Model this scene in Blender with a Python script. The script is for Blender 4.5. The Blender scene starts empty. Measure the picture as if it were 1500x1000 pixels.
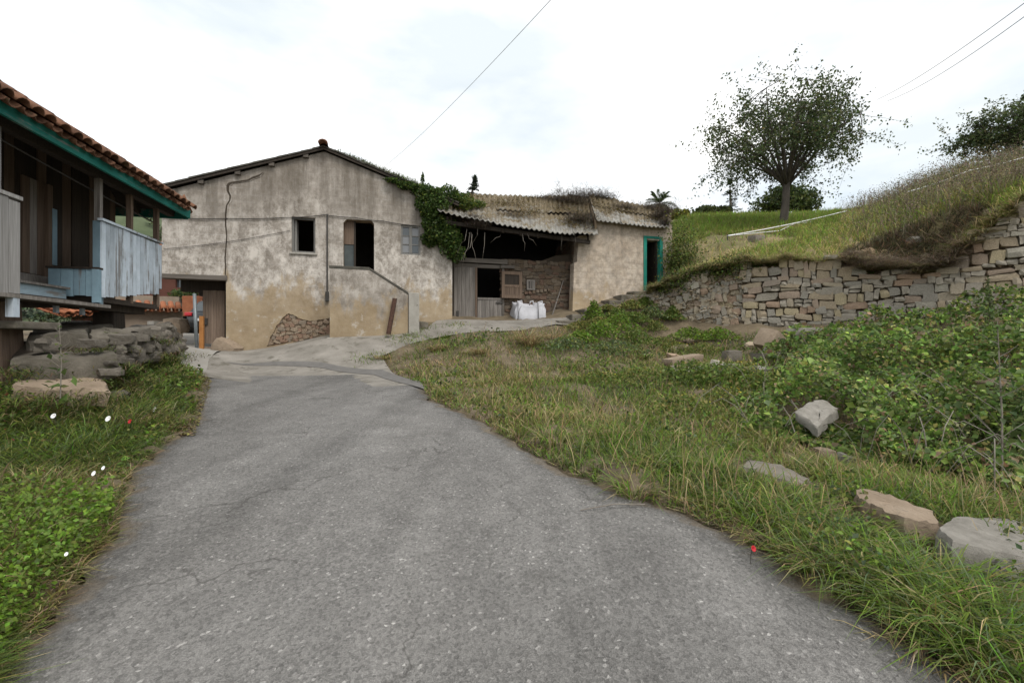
import bpy, bmesh, math, random
import numpy as np
from mathutils import Vector, Matrix, geometry
R = math.radians
random.seed(7); rng = np.random.default_rng(7)
S = bpy.context.scene; C = S.collection
# ---------------------------------------------------------------- camera, world, sun, exposure
FP, CX, CY, H = 666.7, 750.0, 500.0, 1.45
cd = bpy.data.cameras.new('camera'); cam = bpy.data.objects.new('camera', cd); C.objects.link(cam)
cam.location = (0, 0, H); cam.rotation_euler = (R(90), 0, 0)
cd.sensor_width = 36; cd.lens = 16; cd.clip_start = .05; cd.clip_end = 3000
S.camera = cam
S.view_settings.view_transform = 'Standard'; S.view_settings.look = 'None'
S.view_settings.exposure = 1.32; S.view_settings.gamma = 1.0
SUN_EL, SUN_AZ = 56, 142            # azimuth from +Y towards +X
wd = bpy.data.worlds.new('World'); S.world = wd; wd.use_nodes = True
nt = wd.node_tree; N = nt.nodes; N.clear()
out = N.new('ShaderNodeOutputWorld'); bg = N.new('ShaderNodeBackground'); bg.inputs[1].default_value = .1
sky = N.new('ShaderNodeTexSky'); sky.sky_type = 'NISHITA'; sky.sun_disc = False
sky.sun_elevation = R(SUN_EL); sky.sun_rotation = R(SUN_AZ); sky.dust_density = 2.0
tc = N.new('ShaderNodeTexCoord'); mp = N.new('ShaderNodeMapping'); mp.inputs['Scale'].default_value = (1, 1, 2.6)
n1 = N.new('ShaderNodeTexNoise'); n1.inputs['Scale'].default_value = 2.1; n1.inputs['Detail'].default_value = 7; n1.inputs['Roughness'].default_value = .55
n1.inputs['Distortion'].default_value = .5
cr = N.new('ShaderNodeValToRGB'); cr.color_ramp.elements[0].position = .33; cr.color_ramp.elements[1].position = .56
cr.color_ramp.elements[0].color = (.78,)*3 + (1,); cr.color_ramp.elements[1].color = (1, 1, 1, 1)
n2 = N.new('ShaderNodeTexNoise'); n2.inputs['Scale'].default_value = 2.6; n2.inputs['Detail'].default_value = 8
cr2 = N.new('ShaderNodeValToRGB'); cr2.color_ramp.elements[0].position = .36; cr2.color_ramp.elements[1].position = .74; e_ = cr2.color_ramp.elements.new(.54); e_.color = (4.75, 4.8, 4.8, 1)
cr2.color_ramp.elements[0].color = (3.6, 3.9, 4.05, 1); cr2.color_ramp.elements[2].color = (8.8, 8.7, 8.5, 1)
mx = N.new('ShaderNodeMix'); mx.data_type = 'RGBA'
L = nt.links.new
L(tc.outputs['Generated'], mp.inputs[0]); L(mp.outputs[0], n1.inputs[0]); L(mp.outputs[0], n2.inputs[0])
L(n1.outputs[0], cr.inputs[0]); L(n2.outputs[0], cr2.inputs[0])
L(cr.outputs[0], mx.inputs[0]); L(sky.outputs[0], mx.inputs[6]); L(cr2.outputs[0], mx.inputs[7])
L(mx.outputs[2], bg.inputs[0]); L(bg.outputs[0], out.inputs[0])
sl = bpy.data.lights.new('sun', 'SUN'); sl.energy = 1.1; sl.angle = R(24); sl.color = (1, .96, .9)
so = bpy.data.objects.new('sun', sl); C.objects.link(so)
sd = Vector((math.sin(R(SUN_AZ))*math.cos(R(SUN_EL)), math.cos(R(SUN_AZ))*math.cos(R(SUN_EL)), math.sin(R(SUN_EL))))
so.rotation_euler = sd.to_track_quat('Z', 'Y').to_euler(); so.location = (0, 0, 40)

# ---------------------------------------------------------------- frames and pixel helpers
TH = R(16.0); UX, UY = math.cos(TH), math.sin(TH)     # the house, the shed and the granary share one orientation
BF = 14.96                                            # facade plane
def W(a, b, z): return Vector((a*UX - b*UY, a*UY + b*UX, z))
def ray(px):
    r = (px-CX)/FP; return r*UX + UY, -r*UY + UX
def onB(px, py, B=BF):
    ac, bc = ray(px); l = B/bc; return l*ac, H + (CY-py)/FP*l
def onA(px, py, A):
    ac, bc = ray(px); l = A/ac; return l*bc, H + (CY-py)/FP*l
def P(px, py, d): return Vector(((px-CX)/FP*d, d, H + (CY-py)/FP*d))

# ---------------------------------------------------------------- materials
MAT = {}
def _nodes(name):
    m = bpy.data.materials.new(name); m.use_nodes = True; MAT[name] = m
    return m, m.node_tree.nodes, m.node_tree.links.new
def noise(N, L, co, scale, detail=5, rough=.55, dist=0, stretch=None):
    if stretch:
        mp = N.new('ShaderNodeMapping'); mp.inputs['Scale'].default_value = stretch; L(co, mp.inputs[0]); co = mp.outputs[0]
    n = N.new('ShaderNodeTexNoise'); n.inputs['Scale'].default_value = scale; n.inputs['Detail'].default_value = detail
    n.inputs['Roughness'].default_value = rough; n.inputs['Distortion'].default_value = dist; L(co, n.inputs[0]); return n.outputs[0]
def ramp(N, L, fac, stops):
    r = N.new('ShaderNodeValToRGB'); e = r.color_ramp.elements
    while len(e) < len(stops): e.new(.5)
    for k, (p, c) in enumerate(stops):
        e[k].position = p; e[k].color = (c[0], c[1], c[2], 1) if hasattr(c, '__len__') else (c, c, c, 1)
    L(fac, r.inputs[0]); return r.outputs[0]
def mix(N, L, fac, a, b, mode='MIX'):
    m = N.new('ShaderNodeMix'); m.data_type = 'RGBA'; m.blend_type = mode
    for s, v in ((0, fac), (6, a), (7, b)):
        if isinstance(v, (int, float)): m.inputs[s].default_value = v if s == 0 else (v, v, v, 1)
        elif isinstance(v, tuple): m.inputs[s].default_value = (*v, 1)
        else: L(v, m.inputs[s])
    return m.outputs[2]
def math_(N, L, op, a, b=0, c=None):
    m = N.new('ShaderNodeMath'); m.operation = op
    for s, v in enumerate((a, b) if c is None else (a, b, c)):
        if isinstance(v, (int, float)): m.inputs[s].default_value = v
        else: L(v, m.inputs[s])
    return m.outputs[0]
def finish(m, N, L, col, rough=.85, bump=None, bstr=.3, bdist=.02, spec=.3, metal=0):
    b = N.get('Principled BSDF')
    if isinstance(col, tuple): b.inputs['Base Color'].default_value = (*col, 1)
    else: L(col, b.inputs['Base Color'])
    b.inputs['Roughness'].default_value = rough; b.inputs['Specular IOR Level'].default_value = spec; b.inputs['Metallic'].default_value = metal
    if bump is not None:
        bp = N.new('ShaderNodeBump'); bp.inputs['Strength'].default_value = bstr; bp.inputs['Distance'].default_value = bdist
        L(bump, bp.inputs['Height']); L(bp.outputs[0], b.inputs['Normal'])
    return m
def coords(N, L, rnd=False):
    c = N.new('ShaderNodeTexCoord').outputs['Object']
    if rnd:
        oi = N.new('ShaderNodeObjectInfo'); ad = N.new('ShaderNodeVectorMath'); ad.operation = 'ADD'
        ml = N.new('ShaderNodeMath'); ml.operation = 'MULTIPLY'; ml.inputs[1].default_value = 37; L(oi.outputs['Random'], ml.inputs[0])
        L(c, ad.inputs[0]); L(ml.outputs[0], ad.inputs[1]); return ad.outputs[0], oi.outputs['Random']
    return c
def plain(name, c1, c2, scale=4, rough=.85, bstr=.3, bdist=.01, stretch=None, spots=None, palette=None, spec=.3, metal=0, vary=.0):
    """two-tone noise, optional lichen spots, optional palette picked per object"""
    m, N, L = _nodes(name); co, rnd = coords(N, L, True)
    n = noise(N, L, co, scale, 7, .62, 0, stretch)
    col = ramp(N, L, n, [(.3, c1), (.7, c2)])
    if palette:
        k = len(palette); r = ramp(N, L, rnd, [((i+.0)/k, p) for i, p in enumerate(palette)])
        r.node.color_ramp.interpolation = 'CONSTANT'
        col = mix(N, L, 1.0, r, ramp(N, L, n, [(.25, .5), (.75, 1.25)]), 'MULTIPLY')
    if vary:
        mr = N.new('ShaderNodeMapRange'); mr.inputs[3].default_value = 1-vary; mr.inputs[4].default_value = 1+vary; L(rnd, mr.inputs[0])
        col = mix(N, L, 1.0, col, mr.outputs[0], 'MULTIPLY')
    if spots:
        sc, thr, sc_col = spots
        s = noise(N, L, co, sc, 6, .7); col = mix(N, L, ramp(N, L, s, [(thr, 0), (thr+.08, 1)]), col, sc_col)
    b = math_(N, L, 'ADD', noise(N, L, co, scale*4, 8, .7, 0, stretch), math_(N, L, 'MULTIPLY', noise(N, L, co, scale*15, 8, .8, 0, stretch), .45))
    return finish(m, N, L, col, rough, b, bstr, bdist, spec, metal)
def wood(name, c1, c2, axis='z', paint=None, thr=.5):
    m, N, L = _nodes(name); co, rnd = coords(N, L, True)
    st = {'z': (22, 22, .9), 'x': (.9, 22, 22), 'y': (22, .9, 22)}[axis]
    n = noise(N, L, co, 1.6, 6, .65, .6, st); col = ramp(N, L, n, [(.28, c1), (.72, c2)])
    mr = N.new('ShaderNodeMapRange'); mr.inputs[3].default_value = .78; mr.inputs[4].default_value = 1.15; L(rnd, mr.inputs[0])
    if paint:
        s = noise(N, L, co, 2.0, 8, .7, 0, tuple(x*.3 for x in st)); s2 = noise(N, L, co, 1.3, 6, .6)
        f = math_(N, L, 'ADD', s, math_(N, L, 'MULTIPLY', math_(N, L, 'SUBTRACT', s2, .5), .7))
        pv = ramp(N, L, noise(N, L, co, 1.1, 8, .7), [(.3, tuple(x*.62 for x in paint)), (.55, paint), (.75, tuple(min(1, x*1.25+.03) for x in paint))])
        col = mix(N, L, ramp(N, L, f, [(thr, 1), (thr+.07, 0)]), col, pv)
    col = mix(N, L, 1.0, col, mr.outputs[0], 'MULTIPLY')
    return finish(m, N, L, col, .8, n, .5, .006)
def leafy(name, trans=.35, rough=.6):
    m, N, L = _nodes(name); a = N.new('ShaderNodeAttribute'); a.attribute_name = 'Col'
    finish(m, N, L, a.outputs['Color'], rough, spec=.25)
    b = N['Principled BSDF']; t = N.new('ShaderNodeBsdfTranslucent'); L(a.outputs['Color'], t.inputs[0])
    x = N.new('ShaderNodeMixShader'); x.inputs[0].default_value = trans
    L(b.outputs[0], x.inputs[1]); L(t.outputs[0], x.inputs[2]); L(x.outputs[0], N['Material Output'].inputs[0]); return m

def make_materials():
    # asphalt
    m, N, L = _nodes('asphalt'); co = coords(N, L)
    big = noise(N, L, co, .55, 6, .6); mid = noise(N, L, co, 3.2, 7, .7)
    vor = N.new('ShaderNodeTexVoronoi'); vor.inputs['Scale'].default_value = 75; L(co, vor.inputs[0])
    v2 = N.new('ShaderNodeTexVoronoi'); v2.inputs['Scale'].default_value = 150; L(co, v2.inputs[0])
    base = ramp(N, L, big, [(.3, (.17, .163, .154)), (.7, (.225, .217, .206))])
    base = mix(N, L, .6, base, mix(N, L, 1.0, base, ramp(N, L, mid, [(.3, .66), (.7, 1.25)]), 'MULTIPLY'))
    chips = ramp(N, L, vor.outputs['Color'], [(.0, .5), (.6, 1.0), (.86, 1.15), (.97, 2.3)])
    base = mix(N, L, .85, base, mix(N, L, 1.0, base, chips, 'MULTIPLY'))
    pits = ramp(N, L, v2.outputs['Distance'], [(.1, 1.15), (.75, .6)])
    base = mix(N, L, .7, base, mix(N, L, 1.0, base, pits, 'MULTIPLY'))
    scr = noise(N, L, co, 2.3, 9, .75, 1.2, (1.5, .5, 1)); base = mix(N, L, ramp(N, L, scr, [(.69, 0), (.77, .4)]), base, (.33, .32, .30))
    st = noise(N, L, co, .9, 8, .7, .4); base = mix(N, L, ramp(N, L, st, [(.28, .45), (.42, 0)]), base, (.062, .058, .053))
    ea = N.new('ShaderNodeAttribute'); ea.attribute_name = 'Col'
    em = math_(N, L, 'ADD', ea.outputs['Fac'], math_(N, L, 'MULTIPLY', math_(N, L, 'SUBTRACT', noise(N, L, co, 4, 8, .75), .5), 1.1))
    base = mix(N, L, ramp(N, L, em, [(.5, 0), (.85, .85)]), base, mix(N, L, 1.0, base, ramp(N, L, noise(N, L, co, 28, 8, .8), [(.35, .22), (.65, 1.0)]), 'MULTIPLY'))
    base = mix(N, L, ramp(N, L, em, [(.75, 0), (1.05, .6)]), base, (.15, .115, .075))
    band = noise(N, L, co, .8, 6, .6, .3, (1.9, .22, 1)); base = mix(N, L, 1.0, base, ramp(N, L, band, [(.3, .72), (.5, 1.0), (.7, 1.2)]), 'MULTIPLY')
    ck = N.new('ShaderNodeTexVoronoi'); ck.feature = 'DISTANCE_TO_EDGE'; ck.inputs['Scale'].default_value = .62; dv = N.new('ShaderNodeVectorMath'); dv.operation = 'ADD'
    nz = N.new('ShaderNodeTexNoise'); nz.inputs['Scale'].default_value = 2.4; nz.inputs['Detail'].default_value = 7; L(co, nz.inputs[0]); L(co, dv.inputs[0]); L(nz.outputs['Color'], dv.inputs[1]); L(dv.outputs[0], ck.inputs[0])
    cm = math_(N, L, 'MULTIPLY', ramp(N, L, ck.outputs['Distance'], [(.0, 1), (.011, 0)]), ramp(N, L, noise(N, L, co, .8, 4, .6), [(.45, 0), (.56, .7)])); base = mix(N, L, cm, base, (.05, .047, .043))
    h = mix(N, L, .6, vor.outputs['Distance'], v2.outputs['Distance'])
    finish(m, N, L, base, .88, h, .75, .012, .25)
    plain('dark_asphalt', (.105, .1, .094), (.15, .143, .135), 6, .9, .6, .01)
    plain('concrete', (.15, .138, .118), (.27, .25, .222), 1.6, .92, .8, .03, spots=(2.6, .55, (.12, .11, .09)))
    plain('stone_spall', (.1, .07, .05), (.2, .15, .1), 9, .95, .9, .03, palette=[(.33, .25, .18), (.38, .30, .22), (.34, .225, .16), (.29, .235, .18)])
    plain('lane_concrete', (.23, .215, .19), (.3, .285, .26), 1.5, .9, .3, .01)
    # soils
    plain('soil', (.085, .066, .042), (.175, .138, .09), 2.5, .95, .8, .04, spots=(5, .57, (.17, .135, .085)))
    m, N, L = _nodes('bank_soil'); co = coords(N, L)
    n = noise(N, L, co, .9, 8, .65); col = ramp(N, L, n, [(.3, (.09, .088, .036)), (.5, (.17, .145, .07)), (.7, (.28, .2, .12))])
    finish(m, N, L, col, .95, noise(N, L, co, 7, 8, .7), 1, .06)
    # facade render, weathered; object z is world height (root stands at z 1.0)
    def stucco(name, zshift, ochre_h, white_amt, warm, dirt=.55):
        m, N, L = _nodes(name); co = coords(N, L)
        sp = N.new('ShaderNodeSeparateXYZ'); L(co, sp.inputs[0]); z = math_(N, L, 'ADD', sp.outputs[2], zshift); x = sp.outputs[0]
        a = noise(N, L, co, 1.3, 9, .68); b = noise(N, L, co, .5, 5, .5); c = noise(N, L, co, 4.5, 9, .75); fine = noise(N, L, co, 22, 8, .7)
        col = ramp(N, L, a, [(.3, (.25, .222, .19)), (.5, (.365, .328, .287)), (.72, (.48, .445, .40))])
        if warm: col = ramp(N, L, a, [(.3, (.45, .36, .27)), (.5, (.53, .44, .345)), (.72, (.58, .5, .41))])
        # ghost of the block courses under the thin render
        br = N.new('ShaderNodeTexBrick'); br.inputs['Scale'].default_value = 1; br.inputs['Brick Width'].default_value = .46; br.inputs['Row Height'].default_value = .2
        br.inputs['Mortar Size'].default_value = .025; br.inputs['Mortar Smooth'].default_value = 1
        cb = N.new('ShaderNodeCombineXYZ'); L(math_(N, L, 'ADD', x, math_(N, L, 'MULTIPLY', c, .1)), cb.inputs[0]); L(math_(N, L, 'ADD', z, math_(N, L, 'MULTIPLY', b, .12)), cb.inputs[1]); L(cb.outputs[0], br.inputs[0])
        gm = math_(N, L, 'MULTIPLY', ramp(N, L, br.outputs['Fac'], [(0, 0), (1, 1)]), ramp(N, L, b, [(.36, .05), (.56, .5)]))
        gm = math_(N, L, 'MULTIPLY', gm, 1.5)
        col = mix(N, L, gm, col, (.44, .41, .38) if not warm else (.4, .33, .26))
        # dark rain streaks, strongest high up
        s1 = noise(N, L, co, 1.0, 7, .7, .2, (3.2, 3.2, .3)); hi = ramp(N, L, math_(N, L, 'MULTIPLY', z, .125), [(.42, .0), (.75, 1)])
        dk = math_(N, L, 'MULTIPLY', ramp(N, L, s1, [(.36, 0), (.62, 1)]), math_(N, L, 'ADD', math_(N, L, 'MULTIPLY', hi, .62), .28))
        if warm: dk = math_(N, L, 'MULTIPLY', dk, .55)
        col = mix(N, L, dk, col, (.115, .098, .078))
        col = mix(N, L, math_(N, L, 'MULTIPLY', ramp(N, L, c, [(.42, 0), (.6, 1)]), .6), col, (.15, .127, .1))
        gr = noise(N, L, co, .75, 10, .78, .5); col = mix(N, L, math_(N, L, 'MULTIPLY', ramp(N, L, gr, [(.53 if dirt < .6 else .4, 0), (.72 if dirt < .6 else .6, 1)]), dirt), col, (.13, .11, .088))
        # lime wash left in patches in the middle band
        zn = math_(N, L, 'ADD', z, math_(N, L, 'MULTIPLY', math_(N, L, 'SUBTRACT', b, .5), 3.4))
        band = ramp(N, L, math_(N, L, 'MULTIPLY', zn, .125), [(.22, 0), (.36, 1), (.56, .9), (.70, .12)])
        w = math_(N, L, 'MULTIPLY', ramp(N, L, noise(N, L, co, 2.6, 12, .8, .2, (1.4, 1.4, 1.0)), [(.44, 0), (.60, 1)]), band)
        col = mix(N, L, math_(N, L, 'MULTIPLY', w, white_amt), col, (.62, .575, .52))
        # ochre where the wash has gone, low down
        zo = math_(N, L, 'ADD', z, math_(N, L, 'MULTIPLY', math_(N, L, 'SUBTRACT', noise(N, L, co, 1.7, 10, .68, .2, (1.4, 1.4, .7)), .5), 3.6))
        om = ramp(N, L, math_(N, L, 'MULTIPLY', zo, .125), [(ochre_h/8-.035, 1), (ochre_h/8+.02, 0)])
        oc = ramp(N, L, a, [(.3, (.25, .18, .1)), (.7, (.40, .305, .18))])
        col = mix(N, L, math_(N, L, 'MULTIPLY', om, .72), col, oc)
        col = mix(N, L, math_(N, L, 'MULTIPLY', ramp(N, L, noise(N, L, co, 3.3, 9, .75), [(.58, 0), (.64, 1)]), math_(N, L, 'MULTIPLY', om, .6)), col, (.47, .44, .40))
        hh = math_(N, L, 'ADD', math_(N, L, 'MULTIPLY', c, .7), math_(N, L, 'MULTIPLY', fine, .4))
        finish(m, N, L, col, .92, hh, .55, .03, .2)
    stucco('stucco', 1.0, 3.05, .85, False)
    stucco('stucco_stair', 1.4, 2.6, .45, False, .72)
    stucco('stucco_shed', 2.0, 3.15, .2, True)
    plain('stone_warm', (.2, .15, .1), (.34, .27, .19), 6, .9, .7, .02, palette=[(.38, .31, .22), (.41, .35, .26), (.34, .305, .25), (.37, .265, .19), (.38, .325, .245), (.43, .36, .235), (.32, .295, .25), (.36, .28, .215), (.40, .37, .305), (.33, .275, .225)], spots=(9, .63, (.32, .31, .28)))
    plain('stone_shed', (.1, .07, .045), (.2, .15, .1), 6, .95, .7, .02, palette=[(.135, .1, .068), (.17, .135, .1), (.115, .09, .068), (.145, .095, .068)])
    plain('stone_grey', (.12, .105, .085), (.235, .21, .175), 3, .92, .9, .03, spots=(4.5, .62, (.33, .32, .28)), vary=.2)
    plain('stone_slab', (.075, .066, .05), (.18, .16, .13), 3.5, .92, .9, .03, spots=(3.4, .60, (.075, .085, .03)), vary=.15)
    plain('stone_tan', (.22, .165, .115), (.34, .27, .2), 3, .92, .9, .03, spots=(6, .62, (.16, .13, .1)))
    plain('stone_pale', (.19, .175, .15), (.32, .3, .265), 9, .92, 1, .02, spots=(6, .58, (.2, .185, .155)))
    plain('mortar', (.14, .105, .07), (.25, .19, .125), 3, .95, .9, .05)
    plain('mortar_pale', (.3, .22, .145), (.44, .34, .235), 3, .95, .9, .05)
    plain('dark_earth', (.04, .032, .024), (.07, .055, .04), 3, .95, .7, .04)
    plain('cement', (.26, .245, .215), (.38, .36, .32), 3.5, .9, .5, .012, spots=(5, .6, (.18, .165, .14)))
    plain('block_wall', (.21, .165, .125), (.33, .27, .21), 1.6, .92, .6, .02, spots=(3, .6, (.15, .125, .1)))
    plain('terracotta', (.24, .085, .04), (.38, .145, .07), 5, .85, .5, .01, vary=.25)
    plain('old_tile', (.10, .052, .032), (.2, .098, .058), 7, .9, .6, .01, spots=(9, .6, (.14, .125, .07)), vary=.35)
    # fibre-cement sheet with lichen and dead moss
    m, N, L = _nodes('fibre_sheet'); co, rnd = coords(N, L, True)
    tcg = N.new('ShaderNodeTexCoord'); sg = N.new('ShaderNodeSeparateXYZ'); L(tcg.outputs['UV'], sg.inputs[0])
    col = ramp(N, L, noise(N, L, co, 3, 7, .65), [(.3, (.15, .142, .125)), (.7, (.31, .30, .275))])
    mo = math_(N, L, 'ADD', noise(N, L, co, 2.4, 9, .72), math_(N, L, 'MULTIPLY', sg.outputs[1], .30))
    col = mix(N, L, ramp(N, L, mo, [(.52, 0), (.64, .92)]), col, ramp(N, L, noise(N, L, co, 6, 6, .7), [(.3, (.08, .064, .045)), (.52, (.15, .115, .062)), (.75, (.115, .09, .068))]))
    finish(m, N, L, col, .95, noise(N, L, co, 18, 8, .75), .9, .025)
    wood('wood_grey', (.085, .074, .064), (.24, .22, .2))
    wood('wood_pale', (.2, .19, .18), (.42, .41, .4))
    wood('wood_dark', (.016, .012, .009), (.05, .038, .028))
    wood('wood_brown', (.075, .05, .035), (.165, .118, .085))
    wood('wood_gate', (.13, .092, .066), (.23, .175, .135))
    wood('wood_beam', (.07, .06, .05), (.17, .15, .13), 'x')
    wood('wood_beam_y', (.05, .042, .034), (.14, .12, .1), 'y')
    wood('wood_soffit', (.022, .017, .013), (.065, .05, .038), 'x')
    wood('blue_board', (.14, .135, .13), (.26, .265, .27), 'z', (.47, .535, .60), .56)
    wood('blue_paint', (.10, .10, .10), (.2, .2, .2), 'z', (.20, .30, .36), .6)
    wood('blue_step', (.16, .15, .135), (.3, .29, .27), 'y', (.34, .44, .50), .52)
    wood('teal_fascia', (.07, .1, .09), (.2, .25, .23), 'y', (.012, .17, .14), .575)
    wood('teal_frame', (.10, .12, .1), (.2, .22, .2), 'z', (.012, .2, .15), .58)
    wood('window_wood', (.12, .115, .105), (.23, .225, .21))
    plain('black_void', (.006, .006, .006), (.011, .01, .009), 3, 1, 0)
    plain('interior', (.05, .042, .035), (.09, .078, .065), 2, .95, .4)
    plain('door_panel', (.05, .06, .062), (.085, .1, .1), 3, .8, .2)
    plain('rust', (.038, .021, .015), (.095, .05, .034), 9, .85, .6, .006)
    plain('metal_grey', (.12, .14, .15), (.2, .22, .23), 6, .5, .2, metal=.4)
    plain('metal_dark', (.03, .028, .025), (.06, .055, .05), 6, .6, .2)
    plain('post_orange', (.30, .125, .035), (.42, .19, .06), 5, .7, .2)
    plain('bag_fabric', (.42, .42, .445), (.52, .52, .545), 5, .75, .5, .02)
    plain('strap_dark', (.06, .06, .065), (.1, .1, .1), 5, .8, .1)
    plain('roof_edge', (.045, .043, .036), (.095, .088, .072), 5, .9, .5)
    plain('bark', (.05, .042, .034), (.115, .1, .082), 9, .95, 1, .03, (1, 1, .25))
    plain('vine_wood', (.14, .12, .1), (.26, .235, .2), 9, .9, .3)
    plain('cable', (.02, .02, .02), (.035, .035, .035), 5, .6, 0)
    plain('rope_white', (.62, .62, .62), (.75, .75, .75), 9, .8, 0)
    plain('red_house', (.085, .034, .024), (.12, .05, .036), 2, .9, .3)
    plain('white_slat', (.5, .48, .46), (.62, .6, .58), 2, .8, .2)
    plain('car_paint', (.012, .013, .015), (.016, .017, .019), 2, .25, 0, spec=.6)
    plain('rubber', (.012, .012, .012), (.02, .02, .02), 4, .9, .2)
    plain('tail_red', (.45, .012, .02), (.5, .02, .03), 4, .3, 0, spec=.6)
    m, N, L = _nodes('glass'); finish(m, N, L, (.05, .06, .065), .08, spec=.8)
    m, N, L = _nodes('pane_grey'); finish(m, N, L, (.17, .175, .18), .3, spec=.6)  # flat light grey, paler than the dark panes
    plain('petal_white', (.78, .78, .78), (.85, .85, .84), 4, .7, 0)
    plain('petal_red', (.35, .012, .02), (.45, .02, .03), 4, .6, 0)
    plain('dark_forest', (.05, .068, .032), (.085, .105, .055), .2, .95, .3)
    plain('lime', (.62, .62, .62), (.7, .7, .7), 4, .7, 0)
    leafy('grass', .42); leafy('leaf', .4, .5); leafy('dry', .1, .9); leafy('far_leaf', .2, .8)
make_materials()

# ---------------------------------------------------------------- object helpers
ROOT = {}
def tag(o, label=None, cat=None, group=None, kind=None):
    if label: o['label'] = label
    if cat: o['category'] = cat
    if group: o['group'] = group
    if kind: o['kind'] = kind
    return o
def thing(name, loc, label, cat, rz=0, group=None):
    o = bpy.data.objects.new(name, None); C.objects.link(o); o.empty_display_size = .2
    o.location = loc; o.rotation_euler = (0, 0, rz); ROOT[o.name] = Matrix.Translation(loc) @ Matrix.Rotation(rz, 4, 'Z')
    return tag(o, label, cat, group)
def link(name, me, mat, parent=None, world=None, inv=True):
    o = bpy.data.objects.new(name, me); C.objects.link(o)
    if mat and not me.materials: me.materials.append(MAT[mat])
    if parent:
        o.parent = parent; ROOT[o.name] = ROOT[parent.name]
        if world is not None: o.matrix_local = ROOT[parent.name].inverted() @ world
    elif world is not None: o.matrix_world = world
    if not parent: ROOT[o.name] = Matrix.Identity(4)
    return o
class MB:
    def __init__(s): s.v = []; s.f = []; s.uv = None
    def add(s, vs, fs):
        n = len(s.v); s.v += [Vector(x) for x in vs]; s.f += [tuple(i+n for i in f) for f in fs]; return s
    def hexa(s, p): return s.add(p, [(0, 3, 2, 1), (4, 5, 6, 7), (0, 1, 5, 4), (1, 2, 6, 5), (2, 3, 7, 6), (3, 0, 4, 7)])
    def box(s, a0, a1, b0, b1, z0, z1, j=0):
        q = [(a0, b0, z0), (a1, b0, z0), (a1, b1, z0), (a0, b1, z0), (a0, b0, z1), (a1, b0, z1), (a1, b1, z1), (a0, b1, z1)]
        return s.hexa([W(a+random.uniform(-j, j), b+random.uniform(-j, j), z+random.uniform(-j, j)) for a, b, z in q])
    def wbox(s, x0, x1, y0, y1, z0, z1):
        return s.hexa([Vector(p) for p in [(x0, y0, z0), (x1, y0, z0), (x1, y1, z0), (x0, y1, z0), (x0, y0, z1), (x1, y0, z1), (x1, y1, z1), (x0, y1, z1)]])
    def bar(s, p, q, w, d=None, up=(0, 0, 1)):
        p, q = Vector(p), Vector(q); d = d or w; t = (q-p).normalized(); up = Vector(up)
        if abs(t.dot(up)) > .95: up = Vector((UX, UY, 0))
        x = t.cross(up).normalized()*w/2; y = x.cross(t).normalized()*d/2
        return s.hexa([p-x-y, p+x-y, p+x+y, p-x+y, q-x-y, q+x-y, q+x+y, q-x+y])
    def tube(s, pts, rad, n=6):
        pts = [Vector(p) for p in pts]; rad = rad if hasattr(rad, '__len__') else [rad]*len(pts); base = len(s.v); k = len(pts)
        for i, p in enumerate(pts):
            t = (pts[min(i+1, k-1)]-pts[max(i-1, 0)]).normalized(); up = Vector((0, 0, 1)) if abs(t.z) < .9 else Vector((1, 0, 0))
            x = t.cross(up).normalized(); y = x.cross(t)
            for j in range(n): a = 2*math.pi*j/n; s.v.append(p + (x*math.cos(a)+y*math.sin(a))*rad[i])
        for i in range(k-1):
            for j in range(n): s.f.append((base+i*n+j, base+i*n+(j+1) % n, base+(i+1)*n+(j+1) % n, base+(i+1)*n+j))
        s.f.append(tuple(base+j for j in range(n))[::-1]); s.f.append(tuple(base+(k-1)*n+j for j in range(n))); return s
    def wall(s, outer, holes, b0, b1):
        """a wall in the facade frame: outline and holes in (a, z), front face at b0, back face at b1"""
        loops = [outer]+holes; flat = [p for l in loops for p in l]
        tri = geometry.tessellate_polygon([[Vector((p[0], p[1], 0)) for p in l] for l in loops]); n = len(flat); base = len(s.v)
        s.v += [W(p[0], b0, p[1]) for p in flat] + [W(p[0], b1, p[1]) for p in flat]
        for t in tri: s.f.append(tuple(base+i for i in t)); s.f.append(tuple(base+n+i for i in t[::-1]))
        k = base
        for l in loops:
            m = len(l)
            for i in range(m): j = (i+1) % m; s.f.append((k+i, k+j, k+n+j, k+n+i))
            k += m
        return s
    def mesh(s, name, parent=None, smooth=False):
        me = bpy.data.meshes.new(name); vs = s.v
        if parent: I = ROOT[parent.name].inverted(); vs = [I @ v for v in vs]
        me.from_pydata([tuple(v) for v in vs], [], s.f)
        bm = bmesh.new(); bm.from_mesh(me); bmesh.ops.recalc_face_normals(bm, faces=bm.faces); bm.to_mesh(me); bm.free()
        if smooth: me.shade_smooth()
        return me
    def build(s, name, mat, parent=None, smooth=False, bevel=0, kind=None):
        o = link(name, s.mesh(name, parent, smooth), mat, parent)
        if bevel:
            m = o.modifiers.new('bevel', 'BEVEL'); m.width = bevel; m.segments = 2; m.limit_method = 'ANGLE'
        if kind: o['kind'] = kind
        return o
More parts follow.
